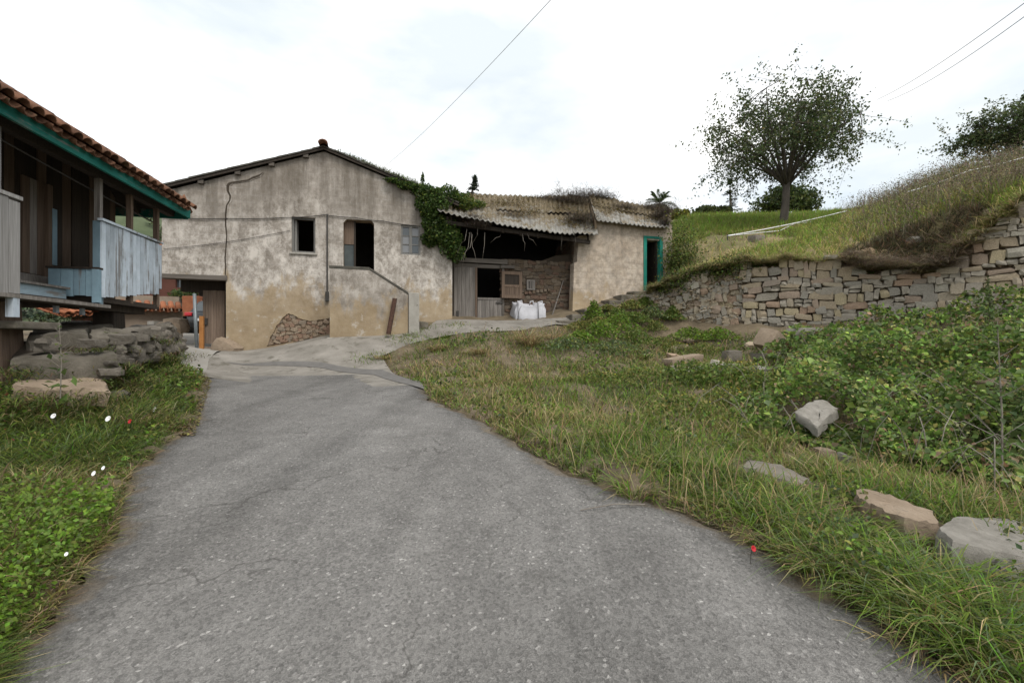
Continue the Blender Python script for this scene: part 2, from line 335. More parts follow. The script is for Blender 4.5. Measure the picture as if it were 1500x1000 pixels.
def npmesh(name, V, counts, idx, col, mat, parent=None):
    me = bpy.data.meshes.new(name); V = np.asarray(V, np.float32)
    if parent is not None:
        I = np.array(ROOT[parent.name].inverted()); V = (V @ I[:3, :3].T + I[:3, 3]).astype(np.float32)
    me.vertices.add(len(V)); me.vertices.foreach_set('co', V.ravel())
    counts = np.asarray(counts, np.int32); idx = np.asarray(idx, np.int32)
    me.loops.add(len(idx)); me.loops.foreach_set('vertex_index', idx)
    me.polygons.add(len(counts)); st = np.zeros(len(counts), np.int32); st[1:] = np.cumsum(counts)[:-1]
    me.polygons.foreach_set('loop_start', st)
    me.update(calc_edges=True)
    if col is not None:
        at = me.color_attributes.new('Col', 'FLOAT_COLOR', 'POINT')
        at.data.foreach_set('color', np.concatenate([col, np.ones((len(col), 1))], 1).astype(np.float32).ravel())
    me.validate(); return link(name, me, mat, parent)
def pick(n, pal, wts, jit=.22):
    pal = np.array(pal); c = pal[rng.choice(len(pal), n, p=np.array(wts)/sum(wts))]
    return c*(1+jit*rng.standard_normal((n, 1))).clip(.4, 1.8)*(1+.08*rng.standard_normal((n, 3)))
class Blades:
    """curved grass blades; every array is one entry per blade"""
    def __init__(s): s.V = []; s.C = []; s.n = 0
    def add(s, base, h, w, az, lean, col, droop=.6):
        n = len(base); base = np.asarray(base, float); h = np.broadcast_to(h, n); w = np.broadcast_to(w, n); lean = np.broadcast_to(lean, n); droop = np.broadcast_to(droop, n)
        d = np.stack([np.cos(az), np.sin(az), np.zeros(n)], 1); x = np.stack([-np.sin(az), np.cos(az), np.zeros(n)], 1)
        fa = rng.uniform(-1, 1, n); x = x*np.cos(fa)[:, None] + d*np.sin(fa)[:, None]; up = np.array([0, 0, 1.])
        rows = []
        for t, ww in ((0, .8), (.4, 1.), (.75, .7), (1, 0)):
            hz = t*(1-droop*t*t*.55)*np.cos(lean); ho = t*np.sin(lean) + droop*.55*t**2.2
            p = base + up*(h*hz)[:, None] + d*(h*ho)[:, None]
            if ww: rows += [p-x*(w*ww/2)[:, None], p+x*(w*ww/2)[:, None]]
            else: rows.append(p)
        s.V.append(np.stack(rows, 1).reshape(-1, 3)); s.n += n
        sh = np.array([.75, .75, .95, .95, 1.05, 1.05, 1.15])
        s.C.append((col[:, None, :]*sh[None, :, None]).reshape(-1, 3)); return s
    def build(s, name, mat='grass', parent=None):
        V = np.concatenate(s.V); Cc = np.concatenate(s.C).clip(0, 1); n = s.n; o = np.arange(n)[:, None]*7
        f = np.concatenate([o+np.array([0, 1, 3, 2]), o+np.array([2, 3, 5, 4]), o+np.array([4, 5, 6])], 1).ravel()
        return npmesh(name, V, np.tile([4, 4, 3], n), f, Cc, mat, parent)
class Leaves:
    def __init__(s): s.V = []; s.C = []; s.n = 0
    def add(s, pos, size, col, flat=.5, aspect=.62, nrm=None):
        n = len(pos); pos = np.asarray(pos, float); size = np.broadcast_to(size, n)
        nr = rng.standard_normal((n, 3)); nr /= np.linalg.norm(nr, axis=1)[:, None]
        up = np.array([0, 0, 1.]) if nrm is None else np.asarray(nrm)
        nr = nr*(1-flat) + up*flat; nr /= np.linalg.norm(nr, axis=1)[:, None]
        t = np.cross(nr, rng.standard_normal((n, 3))); t /= np.linalg.norm(t, axis=1)[:, None]; b = np.cross(nr, t)
        z = size[:, None]
        q = [pos-t*z*.5, pos+b*z*aspect*.5+nr*z*.12-t*z*.05, pos+t*z*.5-nr*z*.08, pos-b*z*aspect*.5+nr*z*.12-t*z*.05]
        s.V.append(np.stack(q, 1).reshape(-1, 3)); s.C.append(np.repeat(col, 4, 0)); s.n += n; return s
    def build(s, name, mat='leaf', parent=None):
        o = np.arange(s.n)[:, None]*4
        f = np.concatenate([o+np.array([0, 1, 2]), o+np.array([0, 2, 3])], 1).ravel()
        return npmesh(name, np.concatenate(s.V), np.full(2*s.n, 3), f, np.concatenate(s.C).clip(0, 1), mat, parent)
def stone_mesh(name, cuts=1, rough=.12, seed=0, box=.45):
    rs = random.Random(seed); bm = bmesh.new(); bmesh.ops.create_cube(bm, size=2)
    bmesh.ops.subdivide_edges(bm, edges=bm.edges, cuts=cuts, use_grid_fill=True)
    ph = [rs.uniform(0, 6) for _ in range(9)]
    for v in bm.verts:
        c = v.co.copy(); sph = c.normalized()*1.12; c = c*(1-box) + sph*box
        n = math.sin(c.x*2.1+ph[0])*math.sin(c.y*2.3+ph[1]) + math.sin(c.z*2.4+ph[2]+c.x*1.3)
        v.co = c*(1+rough*.55*n) + Vector((rs.uniform(-1, 1), rs.uniform(-1, 1), rs.uniform(-1, 1)))*rough
    bm.normal_update(); me = bpy.data.meshes.new(name); bm.to_mesh(me); bm.free(); me.shade_smooth(); me.set_sharp_from_angle(angle=R(27)); return me
def slab_mesh(name, pts, h, seed, mat, cut=6, amp=.02, under=.0):
    """a flat stone with a traced plan outline (world x,y), top height from pts z, thickness h, chipped edges"""
    rs = random.Random(seed); b = MB(); n = len(pts); ring = []
    fine = []
    for i in range(n):
        p, q = Vector(pts[i]), Vector(pts[(i+1) % n])
        for k in range(cut): fine.append(p.lerp(q, k/cut))
    c = sum(fine, Vector())/len(fine); m = len(fine)
    lay = [(1.0-under, -h), (1.02, -h*.6), (1.02, -h*.22), (.97, -.012), (.72, .0), (.36, .0)]
    for s, dz in lay:
        for p in fine:
            q = c + (p-c)*s; q.z = c.z + (p.z-c.z)*s + dz; b.v.append(q+Vector((rs.uniform(-1, 1), rs.uniform(-1, 1), rs.uniform(-1, 1)*.6))*amp)
    for l in range(len(lay)-1):
        for i in range(m): j = (i+1) % m; b.f.append((l*m+i, l*m+j, (l+1)*m+j, (l+1)*m+i))
    b.v.append(c.copy()); e = len(b.v)-1; l = len(lay)-1
    for i in range(m): b.f.append((l*m+i, l*m+(i+1) % m, e))
    b.f.append(tuple(range(m))[::-1]); return b

# ---------------------------------------------------------------- terrain
class TPS:
    def __init__(s, pts, lam=.02):
        p = np.array(pts, float); s.c = p[:, :2]; n = len(p)
        K = s.k(s.c, s.c) + lam*np.eye(n); Q = np.c_[np.ones(n), s.c]
        A = np.block([[K, Q], [Q.T, np.zeros((3, 3))]]); s.w = np.linalg.solve(A, np.r_[p[:, 2], 0, 0, 0])
    def k(s, a, b):
        r2 = ((a[:, None]-b[None])**2).sum(2); return r2*np.log(r2+1e-9)*.5
    def __call__(s, xy):
        xy = np.atleast_2d(np.asarray(xy, float)); o = np.empty(len(xy)); n = len(s.c)
        for i in range(0, len(xy), 20000):
            q = xy[i:i+20000]; o[i:i+20000] = s.k(q, s.c) @ s.w[:n] + np.c_[np.ones(len(q)), q] @ s.w[n:]
        return o
gp = [(x, y, .08*y) for y in (-6, -2, 1, 2.5, 4, 6, 8, 10) for x in (-1.6, .2, 2.0) if not (y > 7 and x > 1)]
gp += [(x, y, .08*y-.05) for x, y in ((-5, -4), (5, -4), (-9, -3), (9, -3))]
def gpp(px, py, d, dz=0): p = P(px, py, d); gp.append((p.x, p.y, p.z+dz))
for a in [(335, 515, 13.2), (300, 540, 10.4), (430, 506, 13.0), (483, 498, 12.7), (560, 522, 12), (600, 488, 13.5), (662, 471, 14.6), (740, 474, 14.8), (790, 477, 14.5), (815, 474, 14.6),
          (700, 520, 11), (850, 500, 12.6), (960, 500, 14), (905, 468, 14.4), (1000, 488, 14.2), (1100, 487, 13.2), (1300, 478, 11.6), (1500, 468, 10.2),
          (900, 620, 6.5), (1000, 560, 8.6), (1200, 640, 5.7), (1330, 600, 6.4), (1480, 600, 6.2), (1150, 560, 8.3), (1440, 845, 2.55), (1300, 720, 3.7), (1480, 720, 4.0), (1130, 700, 4.2),
          # left
          (60, 640, 4.6), (20, 760, 3.0), (160, 600, 5.6), (200, 560, 7.2), (275, 530, 10.2), (100, 590, 5.2), (250, 505, 11), (262, 500, 15), (270, 490, 22), (200, 486, 20), (100, 484, 18), (0, 500, 9), (-200, 560, 6)]: gpp(*a)
for x_, y_, dp_ in ((818, 470, 1.15), (838, 462, .95), (856, 454, .85), (876, 447, .75), (893, 440, .68), (910, 433, .6), (928, 427, .55)):
    a_, z_ = onB(x_+12, y_, BF-dp_); q_ = W(a_, BF-dp_-.28, 0); gp.append((q_.x, q_.y, z_-.24))
gp += [(-20, 30, 2), (-40, 30, 1.5), (-40, 5, 1.0), (40, 5, 3), (40, 40, 6), (0, 40, 4), (-14, 12, 1.5), (18, 5, 1.2), (0, 22, 3.0), (6, 20, 3.5)]
g = TPS(gp, .05)
def gz(x, y): return float(g([(x, y)])[0])
def G(px, py, lo=1.2, hi=40):
    r, q = (px-CX)/FP, (CY-py)/FP; ds = np.geomspace(lo, hi, 400); z = g(np.c_[r*ds, ds]); f = H+q*ds - z
    i = np.argmax(f < 0) if (f < 0).any() else np.argmin(np.abs(f)); d = ds[i]
    return Vector((r*d, d, z[i]))
def proj(p):
    p = np.asarray(p); return CX+FP*p[:, 0]/p[:, 1].clip(.05), CY-FP*(p[:, 2]-H)/p[:, 1].clip(.05)
def inpoly(x, y, poly):
    ins = np.zeros(len(x), bool); n = len(poly)
    for i in range(n):
        (x1, y1), (x2, y2) = poly[i], poly[(i+1) % n]
        c = ((y1 > y) != (y2 > y)) & (x < (x2-x1)*(y-y1)/((y2-y1) or 1e-9)+x1); ins ^= c
    return ins
LEFT_PX = [(20, 985), (90, 880), (165, 790), (192, 700), (238, 655), (283, 625), (298, 570), (302, 545)]
RIGHT_PX = [(1420, 1000), (1200, 862), (1060, 778), (950, 738), (850, 702), (790, 672), (700, 616), (628, 585), (618, 566), (575, 546)]
LE = [Vector((-1.45, -6, 0)), Vector((-1.55, -1, 0))] + [G(*p) for p in LEFT_PX]
RE = [Vector((1.55, -6, 0)), Vector((1.62, -1, 0))] + [G(*p) for p in RIGHT_PX]
def resample(pl, n):
    pl = [Vector((p.x, p.y, 0)) for p in pl]; ac = [0]
    for i in range(1, len(pl)): ac.append(ac[-1]+(pl[i]-pl[i-1]).length)
    xs = np.linspace(0, ac[-1], n); return np.c_[np.interp(xs, ac, [p.x for p in pl]), np.interp(xs, ac, [p.y for p in pl])]
def wob(a, amp, f, ph=0): return amp*(np.sin(a*f+ph)+.6*np.sin(a*f*2.3+1.7+ph)+.4*np.sin(a*f*5.1+.3+ph))
nr, nc = 150, 24
el, er = resample(LE, nr), resample(RE, nr); ii = np.arange(nr)
el[:, 0] += wob(ii*1.0, .03, .9)+rng.uniform(-.025, .025, nr); er[:, 0] += wob(ii*1.0, .03, 1.1, 2)+rng.uniform(-.025, .025, nr)
rv = np.stack([el+(er-el)*t for t in np.linspace(0, 1, nc)], 1); flat = rv.reshape(-1, 2)
tt = np.tile(np.linspace(-1, 1, nc), nr)
rz_ = g(flat) + .012 + .012*(1-tt**2) - .02*(np.abs(tt) > .99)
def gridmesh(name, V, nr, nc, mat, smooth=True, parent=None, col=None):
    i = np.arange(nr-1)[:, None]*nc + np.arange(nc-1)[None]; q = np.stack([i, i+1, i+nc+1, i+nc], -1).reshape(-1, 4)
    o = npmesh(name, V, np.full(len(q), 4), q.ravel(), col, mat, parent)
    if smooth: o.data.shade_smooth()
    return o
tag(gridmesh('road', np.c_[flat, rz_], nr, nc, 'asphalt', col=np.repeat((np.abs(tt)**4)[:, None], 3, 1)), 'worn grey asphalt lane rising to the house', kind='structure')
road_poly = [tuple(p) for p in el] + [tuple(p) for p in er[::-1]]
def patch(name, poly_px, mat, lift, label, res=.12, d0=None):
    pts = [G(*p) for p in poly_px]; poly = [(p.x, p.y) for p in pts]
    x0, x1 = min(p[0] for p in poly), max(p[0] for p in poly); y0, y1 = min(p[1] for p in poly), max(p[1] for p in poly)
    bm = bmesh.new()
    tri = geometry.tessellate_polygon([[Vector((p[0], p[1], 0)) for p in poly]]); vs = [bm.verts.new((p[0], p[1], 0)) for p in poly]
    for t in tri:
        try: bm.faces.new([vs[i] for i in t])
        except ValueError: pass
    for _ in range(6):
        long_e = [e for e in bm.edges if e.calc_length() > res*3]
        if not long_e: break
        bmesh.ops.subdivide_edges(bm, edges=long_e, cuts=1); bmesh.ops.triangulate(bm, faces=[f for f in bm.faces if len(f.verts) > 3])
    co = np.array([v.co[:2] for v in bm.verts]); z = g(co)+lift
    for v, q in zip(bm.verts, z): v.co.z = q
    bmesh.ops.recalc_face_normals(bm, faces=bm.faces); me = bpy.data.meshes.new(name); bm.to_mesh(me); bm.free(); me.shade_smooth()
    return tag(link(name, me, mat), label, kind='structure'), poly
# concrete apron between road and house, lane past the gate
_, ap1 = patch('concrete_apron', [(296, 552), (306, 528), (322, 517), (336, 508), (480, 492), (625, 482), (640, 470), (840, 466), (832, 478), (760, 485), (690, 489), (640, 497), (598, 507), (560, 522), (575, 548), (610, 566)], 'concrete', .02, 'cracked concrete apron in front of the house')
_, ap2 = patch('lane', [(296, 552), (268, 540), (256, 520), (250, 500), (235, 484), (300, 482), (345, 490), (336, 512), (306, 530)], 'lane_concrete', .016, 'pale concrete lane passing the gate')
patch('asphalt_patch', [(330, 533), (400, 531), (470, 533), (560, 543), (616, 561), (622, 572), (548, 551), (470, 541), (400, 537)], 'dark_asphalt', .028, 'dark asphalt strip laid across the road end')
# ground sheet
xs = np.r_[-600, -250, -100, -60, -40, np.arange(-30, -9, 1.0), np.arange(-9, 15, .16), np.arange(15, 31, 1.), 40, 60, 100, 250, 600]
ys = np.r_[-300, -100, -40, -20, np.arange(-10, 1, .5), np.arange(1, 19, .16), np.arange(19, 40, 1.), 50, 80, 150, 300, 900]
X, Y = np.meshgrid(xs, ys); xy = np.c_[X.ravel(), Y.ravel()]
def ground_z(xy):
    c = np.c_[xy[:, 0].clip(-38, 38), xy[:, 1].clip(-9, 38)]; return g(c)
ONROAD = lambda xy: inpoly(xy[:, 0], xy[:, 1], road_poly) | inpoly(xy[:, 0], xy[:, 1], ap1) | inpoly(xy[:, 0], xy[:, 1], ap2)
zz = ground_z(xy); onr = ONROAD(xy)
near = (np.abs(xy[:, 0]) < 16) & (xy[:, 1] < 20) & (xy[:, 1] > -2)
bumpn = .03*np.sin(xy[:, 0]*3.1+xy[:, 1]*1.3)+.025*np.sin(xy[:, 1]*4.3-xy[:, 0]*1.9)+.02*np.sin(xy[:, 0]*7.7+2*xy[:, 1])
zz = zz + np.where(near & ~onr, bumpn+.01, 0) - np.where(onr, .09, 0)
tag(gridmesh('ground', np.c_[xy, zz], len(ys), len(xs), 'soil'), 'bare earth under the grass', kind='structure')

# hillside above the retaining wall
W0 = Vector((4.75, 15.3, 0)); WD = Vector((.84, -.5426, 0)).normalized(); WN = Vector((-WD.y, WD.x, 0))   # WN points back into the hill
if WN.y < 0: WN = -WN
def wall_s(px):
    r = (px-CX)/FP; s = (r*W0.y-W0.x)/(WD.x-r*WD.y); return s, W0.y+WD.y*s
def wall_pt(px, py, back=0):
    s, d = wall_s(px); return s, H+(CY-py)/FP*d
TOP = [wall_pt(*p) for p in [(966, 425), (1000, 405), (1050, 393), (1100, 386), (1180, 384), (1240, 384), (1290, 397), (1350, 398), (1395, 392), (1410, 372), (1430, 352), (1460, 326), (1500, 300), (1560, 270)]]
def wall_top(s): return np.interp(s, [t[0] for t in TOP], [t[1] for t in TOP])+.06*np.sin(np.asarray(s)*5.3)+.05*np.sin(np.asarray(s)*11.7+1)+.035*np.sin(np.asarray(s)*23.1+2)
hp = []
for s, z in TOP:
    p = W0+WD*s+WN*.25; hp.append((p.x, p.y, z-.05))
def hpp(px, py, d): p = P(px, py, d); hp.append((p.x, p.y, p.z))
for a in [(1000, 372, 17.3), (1040, 350, 18.3), (1060, 372, 16), (1100, 352, 17.2), (1150, 331, 20), (1080, 338, 20), (1000, 336, 21), (990, 322, 26), (1100, 318, 26), (1200, 350, 15.6), (1240, 318, 19.5), (1200, 322, 22),
          (1300, 342, 14), (1300, 304, 17.6), (1350, 318, 13.4), (1400, 300, 12.6), (1350, 283, 16.6), (1400, 262, 16), (1450, 288, 11.9), (1450, 262, 15), (1500, 282, 11.6), (1500, 258, 14.5), (1600, 228, 14), (1600, 255, 11.5)]: hpp(*a)
hp += [(5, 40, 8.2), (20, 40, 8.6), (40, 40, 9.5), (-6, 30, 6.0), (60, 20, 12), (3.5, 22, 5.8), (60, 70, 9), (-20, 70, 7)]
hg = TPS(hp, .05)
sa = np.r_[np.arange(-2.2, 12, .14), np.arange(12, 30, 1.5), 45, 70]; bb = np.r_[0, .06, .14, np.arange(.25, 10, .16), np.arange(10, 24, 1), 32, 50, 80, 120]
Sg, Bg = np.meshgrid(sa, bb); px_ = W0.x+WD.x*Sg+WN.x*(Bg+.16); py_ = W0.y+WD.y*Sg+WN.y*(Bg+.16); hxy = np.c_[px_.ravel(), py_.ravel()]
hz = hg(np.c_[hxy[:, 0].clip(-20, 60), hxy[:, 1].clip(0, 70)])
sf, bf = Sg.ravel(), Bg.ravel(); k = (1-bf/.5).clip(0, 1); hz = hz*(1-k)+(wall_top(sf)-.06)*k
hz += (bf > .01)*(.05*np.sin(sf*4.1+bf*2)+.04*np.sin(bf*5.3-sf*1.7)+(.07*rng.standard_normal(len(sf)))*(bf < 3)) 
kk = (-sf/1.6).clip(0, 1); hz = hz*(1-kk)+(g(hxy)-.15)*kk*(bf < 6)+hz*kk*(bf >= 6)
hz -= (bf < .01)*1.2
# keep the sheet out of the shed
aa = hxy[:, 0]*UX+hxy[:, 1]*UY; vv = -hxy[:, 0]*UY+hxy[:, 1]*UX
hz = np.where((aa < 10.55) & (vv > 13.6), np.minimum(hz, 1.8), hz)
tag(gridmesh('hillside', np.c_[hxy, hz], len(bb), len(sa), 'bank_soil'), 'grassy bank rising behind the dry stone wall', kind='structure')
def hill_z(xy): 
    xy = np.atleast_2d(xy); rel = xy-np.array([W0.x, W0.y]); b = rel @ np.array([WN.x, WN.y])-.16; s = rel @ np.array([WD.x, WD.y])
    z = hg(xy); k = (1-b/.5).clip(0, 1); return z*(1-k)+(wall_top(s)-.06)*k

# ================================================================ the farmhouse
ROT = TH
aL = onB(237, 402)[0]; aR = 2.24; aP, zP = onB(475, 222); zL = onB(237, 281)[1]; zR = 5.92
aG = onB(331, 405)[0]; zG = onB(331, 405)[1]; zG0 = onB(237, 401)[1]
house = thing('farmhouse', W(-1.8, BF+4, 1.0), 'large gabled farmhouse with stained render, tall crack and outside stair', 'house', ROT)
def pxl(pts, B=BF): return [onB(x, y, B) for x, y in pts]
def rect(px0, py0, px1, py1, B=BF):
    a0, z1 = onB(px0, py0, B); a1, z0 = onB(px1, py1, B); return [(a0, z0), (a1, z0), (a1, z1), (a0, z1)]
win1 = rect(427, 317, 462, 371); win2 = rect(587, 329, 616, 374)
dr = pxl([(503, 405), (548, 405), (548, 328), (544, 323), (508, 321), (503, 326)])
crack = pxl([(386, 252), (380, 259), (371, 262), (364, 265.5), (340, 269), (336, 272), (335.4, 280), (338.5, 287), (337.5, 294), (333.2, 301), (331.8, 313), (331.6, 330), (333, 345), (332, 362), (330.6, 378), (331.4, 392), (330.6, 403), (329, 403), (329.6, 392), (328.8, 378), (330.2, 362), (331.3, 345), (329.5, 330), (329.3, 312), (331.4, 300), (335.6, 293), (336, 287.6), (332, 279), (331.6, 272), (334, 268), (339, 266.5), (363, 263), (370, 259), (379, 256)])
spall = pxl([(391, 507), (396, 494), (402, 485), (405, 476), (411, 470), (416, 463), (422, 459), (429, 461), (436, 465), (444, 468), (453, 470), (466, 469), (478, 467), (484, 465), (484, 492), (460, 497), (425, 502)])
spall2 = []
for p, q in zip(spall, spall[1:]+spall[:1]):
    for k in range(3): spall2.append((p[0]+(q[0]-p[0])*k/3+random.uniform(-.012, .012), p[1]+(q[1]-p[1])*k/3+random.uniform(-.015, .015)))
outer = [(aL, zG0), (aG, zG), (aG, .5), (aR, .9), (aR, zR), (aP, zP), (aL, zL)]
MB().wall(outer, [win1, win2, dr, spall2], BF, BF+.06).build('render_coat', 'stucco', house)
MB().wall(outer, [win1, win2, dr], BF+.062, BF+.4).build('wall', 'mortar_pale', house)
# the crack is a proud strip with the groove's shade put into its colour
MB().wall(crack, [], BF-.004, BF+.03).build('crack', 'dark_earth', house)
MB().wall([(a+.03+random.uniform(-.006, .012), z) for a, z in crack[:17]] + [(a+.006, z) for a, z in crack[16::-1]], [], BF-.016, BF+.02).build('crack_lip', 'stucco', house)
b = MB()
b.box(aL, aL+.3, BF+.4, BF+9, zG0, zL-.02); b.box(aR-.3, aR, BF+.4, BF+9, .5, zR-.02); b.box(aL, aR, BF+9, BF+9.3, .5, zL)
b.build('side_wall', 'stucco', house)
MB().box(aG, aG+.35, BF+.4, BF+9, .5, zG).build('ground_floor_wall', 'mortar', house)
MB().box(aL+.02, aG, BF+.02, BF+9, zG0-.02, zG0+.2).build('floor_slab', 'wood_beam', house)
MB().box(aL+.3, aR-.3, BF+3.2, BF+3.3, 1, 7).build('partition', 'interior', house)
MB().box(aG+.35, aR-.3, BF+.4, BF+3.2, 2.55, 2.7).build('upper_floor', 'interior', house)
# beams carrying the part that bridges the lane
MB().box(aL-.02, aG+.03, BF-.05, BF+.3, zG0-.12, zG0-.003, .012).build('lintel_board', 'wood_beam', house)
for k in range(5): MB().box(aL+.25, aG-.02, BF+.55+k*1.4, BF+.85+k*1.4, zG0-.42, zG0-.03).build('floor_beam', 'wood_dark', house)
# roof: two slopes, dark undersides, purlin ends, ridge tiles
for s, (a1, z1) in ((-1, (aL-.28, zL-.08)), (1, (aR+.2, zR-.05))):
    b = MB(); n = 14
    for k in range(n):
        f0, f1 = k/n, (k+1)/n; pa, qa = aP+(a1-aP)*f0, aP+(a1-aP)*f1; pz, qz = zP+.1+(z1+.1-zP-.1)*f0, zP+.1+(z1+.1-zP-.1)*f1
        j = random.uniform(-.012, .012)
        b.hexa([W(pa, BF-.14, pz+j), W(qa, BF-.14, qz+j), W(qa, BF+9.5, qz), W(pa, BF+9.5, pz), W(pa, BF-.14, pz+j+.04), W(qa, BF-.14, qz+j+.05), W(qa, BF+9.5, qz+.05), W(pa, BF+9.5, pz+.05)])
    b.build('roof', 'roof_edge', house)
    MB().bar(W(aP, BF-.1, zP+.05), W(a1, BF-.1, z1+.05), .04, .06).build('barge_board', 'wood_dark', house)
for f in (.12, .34, .55, .77, .96):
    a = aP+(aL-aP)*f; z = zP+(zL-zP)*f; MB().box(a-.07, a+.07, BF-.1, BF+.1, z-.07, z+.03).build('purlin_end', 'wood_beam_y', house)
for k in range(8):
    b = MB(); pts = []
    for i in range(7): t = math.pi*i/6; pts.append((math.cos(t)*.14, math.sin(t)*.11))
    n = len(pts); b0 = BF-.36+k*.4
    b.v = [W(aP+x, b0, zP+.13+z) for x, z in pts]+[W(aP+x*.86, b0+.44, zP+.12+z*.86) for x, z in pts]+[W(aP+x*.85, b0, zP+.12+z*.82) for x, z in pts]+[W(aP+x*.7, b0+.44, zP+.11+z*.7) for x, z in pts]
    for i in range(n-1): b.f += [(i, i+1, n+i+1, n+i), (2*n+i, 3*n+i, 3*n+i+1, 2*n+i+1), (i, 2*n+i, 2*n+i+1, i+1), (n+i, n+i+1, 3*n+i+1, 3*n+i)]
    b.build('ridge_tile', 'old_tile', house, True)
# window openings
def frame(name, rc, b0, b1, w, mat, par):
    (a0, z0), (a1, _), (_, z1), _ = rc
    f = MB().box(a0, a1, b0, b1, z1-w, z1).box(a0, a1, b0, b1, z0, z0+w).box(a0, a0+w, b0, b1, z0+w, z1-w).box(a1-w, a1, b0, b1, z0+w, z1-w)
    return f.build(name, mat, par)
fr = frame('window_frame', win1, BF+.07, BF+.15, .055, 'window_wood', house)
a0, z0 = win1[0]; a1, z1 = win1[2]
MB().box(a0+.06, a0+.12, BF+.16, BF+.5, z0+.06, z1-.06).build('casement', 'window_wood', house)
MB().box(a0-.05, a1+.05, BF-.05, BF+.2, z0-.06, z0-.002).build('window_sill', 'cement', house, bevel=.01)
fr2 = frame('window_frame', win2, BF+.03, BF+.12, .06, 'window_wood', house)
a0, z0 = win2[0]; a1, z1 = win2[2]; am = (a0+a1)/2
MB().box(am-.045, am+.045, BF+.02, BF+.11, z0+.06, z1-.06).build('mullion', 'window_wood', fr2)
for sx, (l, r) in enumerate(((a0+.06, am-.045), (am+.045, a1-.06))):
    h3 = (z1-z0-.12)/3
    for k in (1, 2): MB().box(l, r, BF+.04, BF+.08, z0+.06+k*h3-.015, z0+.06+k*h3+.015).build('glazing_bar', 'window_wood', fr2)
    for k in range(3):
        broken = (sx == 1 and k in (0, 1)) or (sx == 0 and k == 2)  # these panes are whole dark glass, the rest light grey
        MB().box(l, r, BF+.058, BF+.064, z0+.06+k*h3+.016, z0+.06+(k+1)*h3-.016).build('pane', 'glass' if broken else 'pane_grey', fr2)
# door: dark room, half-open leaf, transom corner
a0, z0 = dr[0]; a1 = dr[1][0]; zt = dr[2][1]
MB().box(a0+.01, a0+.3, BF+.2, BF+.26, z0-1, zt+.1).build('door_leaf', 'door_panel', house)
MB().box(a0+.01, a0+.3, BF+.18, BF+.199, zt-.65, zt+.08).build('door_upper_panel', 'wood_brown', house)
MB().box(a0+.3, a0+.35, BF+.16, BF+.3, z0-1, zt+.1).build('door_post', 'wood_dark', house)
# exposed rubble in the spalled patch
lib = [stone_mesh('rubble_%d' % i, 1, .11, 100+i, .42) for i in range(12)]
for m in lib:
    pass
sa_, sz_ = np.array([p[0] for p in spall]), np.array([p[1] for p in spall])
z = sz_.min()+.02; row = 0
while z < sz_.max():
    h = random.uniform(.05, .12); a = sa_.min()+random.uniform(-.1, 0)
    while a < sa_.max():
        w = random.uniform(.07, .22); zj = random.uniform(-.035, .035)
        if inpoly(np.array([a+w/2]), np.array([z+h/2]), spall)[0]:
            me = random.choice(lib); o = link('stone', me, None, house, Matrix.Translation(W(a+w/2, BF+.06+random.uniform(-.01, .03), z+h/2+zj)) @ Matrix.Rotation(TH, 4, 'Z') @ Matrix.Rotation(random.uniform(-.5, .5), 4, 'Y') @ Matrix.Diagonal((w*.5, .05, h*.55, 1)))
            if not me.materials: me.materials.append(MAT['stone_spall'])
        a += w
    z += h
# cables clipped to the facade, drop pipe
def hang(p, q, sag, n=14): 
    return [Vector(p).lerp(Vector(q), i/n)-Vector((0, 0, sag*4*(i/n)*(1-i/n))) for i in range(n+1)]
cb = []
for p, q in zip([(238, 319), (335, 320.5), (420, 319), (476, 315), (520, 319), (560, 324)], [(335, 320.5), (420, 319), (476, 315), (520, 319), (560, 324), (610, 331)]):
    A, B_ = onB(*p), onB(*q); cb += hang(W(A[0], BF-.03, A[1]), W(B_[0], BF-.03, B_[1]), .02, 6)
MB().tube(cb, .011, 5).build('facade_cable', 'cable', house)
A, B_ = onB(240, 365), onB(425, 338); MB().tube(hang(W(A[0], BF-.025, A[1]), W(B_[0], BF-.025, B_[1]), .06), .007, 5).build('facade_cable', 'cable', house)
A, B_ = onB(479.5, 314), onB(479.5, 432); MB().tube([W(A[0], BF-.03, A[1]), W(A[0], BF-.03, B_[1])], .022, 7).build('drop_pipe', 'metal_dark', house)
MB().box(A[0]-.05, A[0]+.05, BF-.1, BF-.001, B_[1]-.2, B_[1]+.1).build('meter_box', 'metal_dark', house, bevel=.01)
# ---- outside stair
BS = BF-1.15
sl_, zt = onB(483, 391, BS); _, zb = onB(483, 500, BS); s2, _ = onB(541, 391, BS); s3, z3 = onB(598, 430, BS); s4, z4 = onB(614, 429, BS); _, zb2 = onB(600, 490, BS)
stair = thing('outside_stair', W((sl_+s4)/2, BS+.5, 1.4), 'rendered stair parapet with moss-dark coping against the house door', 'stair', ROT)
par = [(sl_, zb-.4), (s3, zb2-.4), (s3, z3), (s2, zt-.01), (sl_, zt)]
fine = []
for i, (p, q) in enumerate(zip(par, par[1:]+par[:1])):
    n = 9 if i in (2, 3) else 1
    for k in range(n): fine.append((p[0]+(q[0]-p[0])*k/n+(random.uniform(-.015, .015) if k else 0), p[1]+(q[1]-p[1])*k/n+(random.uniform(-.018, .018) if k else 0)))
MB().wall(fine, [], BS, BS+.2).build('parapet', 'stucco_stair', stair, bevel=.012)
cop = []
for p, q in ((sl_-.02, zt), (s2, zt-.01)), ((s2, zt-.01), (s3, z3)): cop.append((p, q))
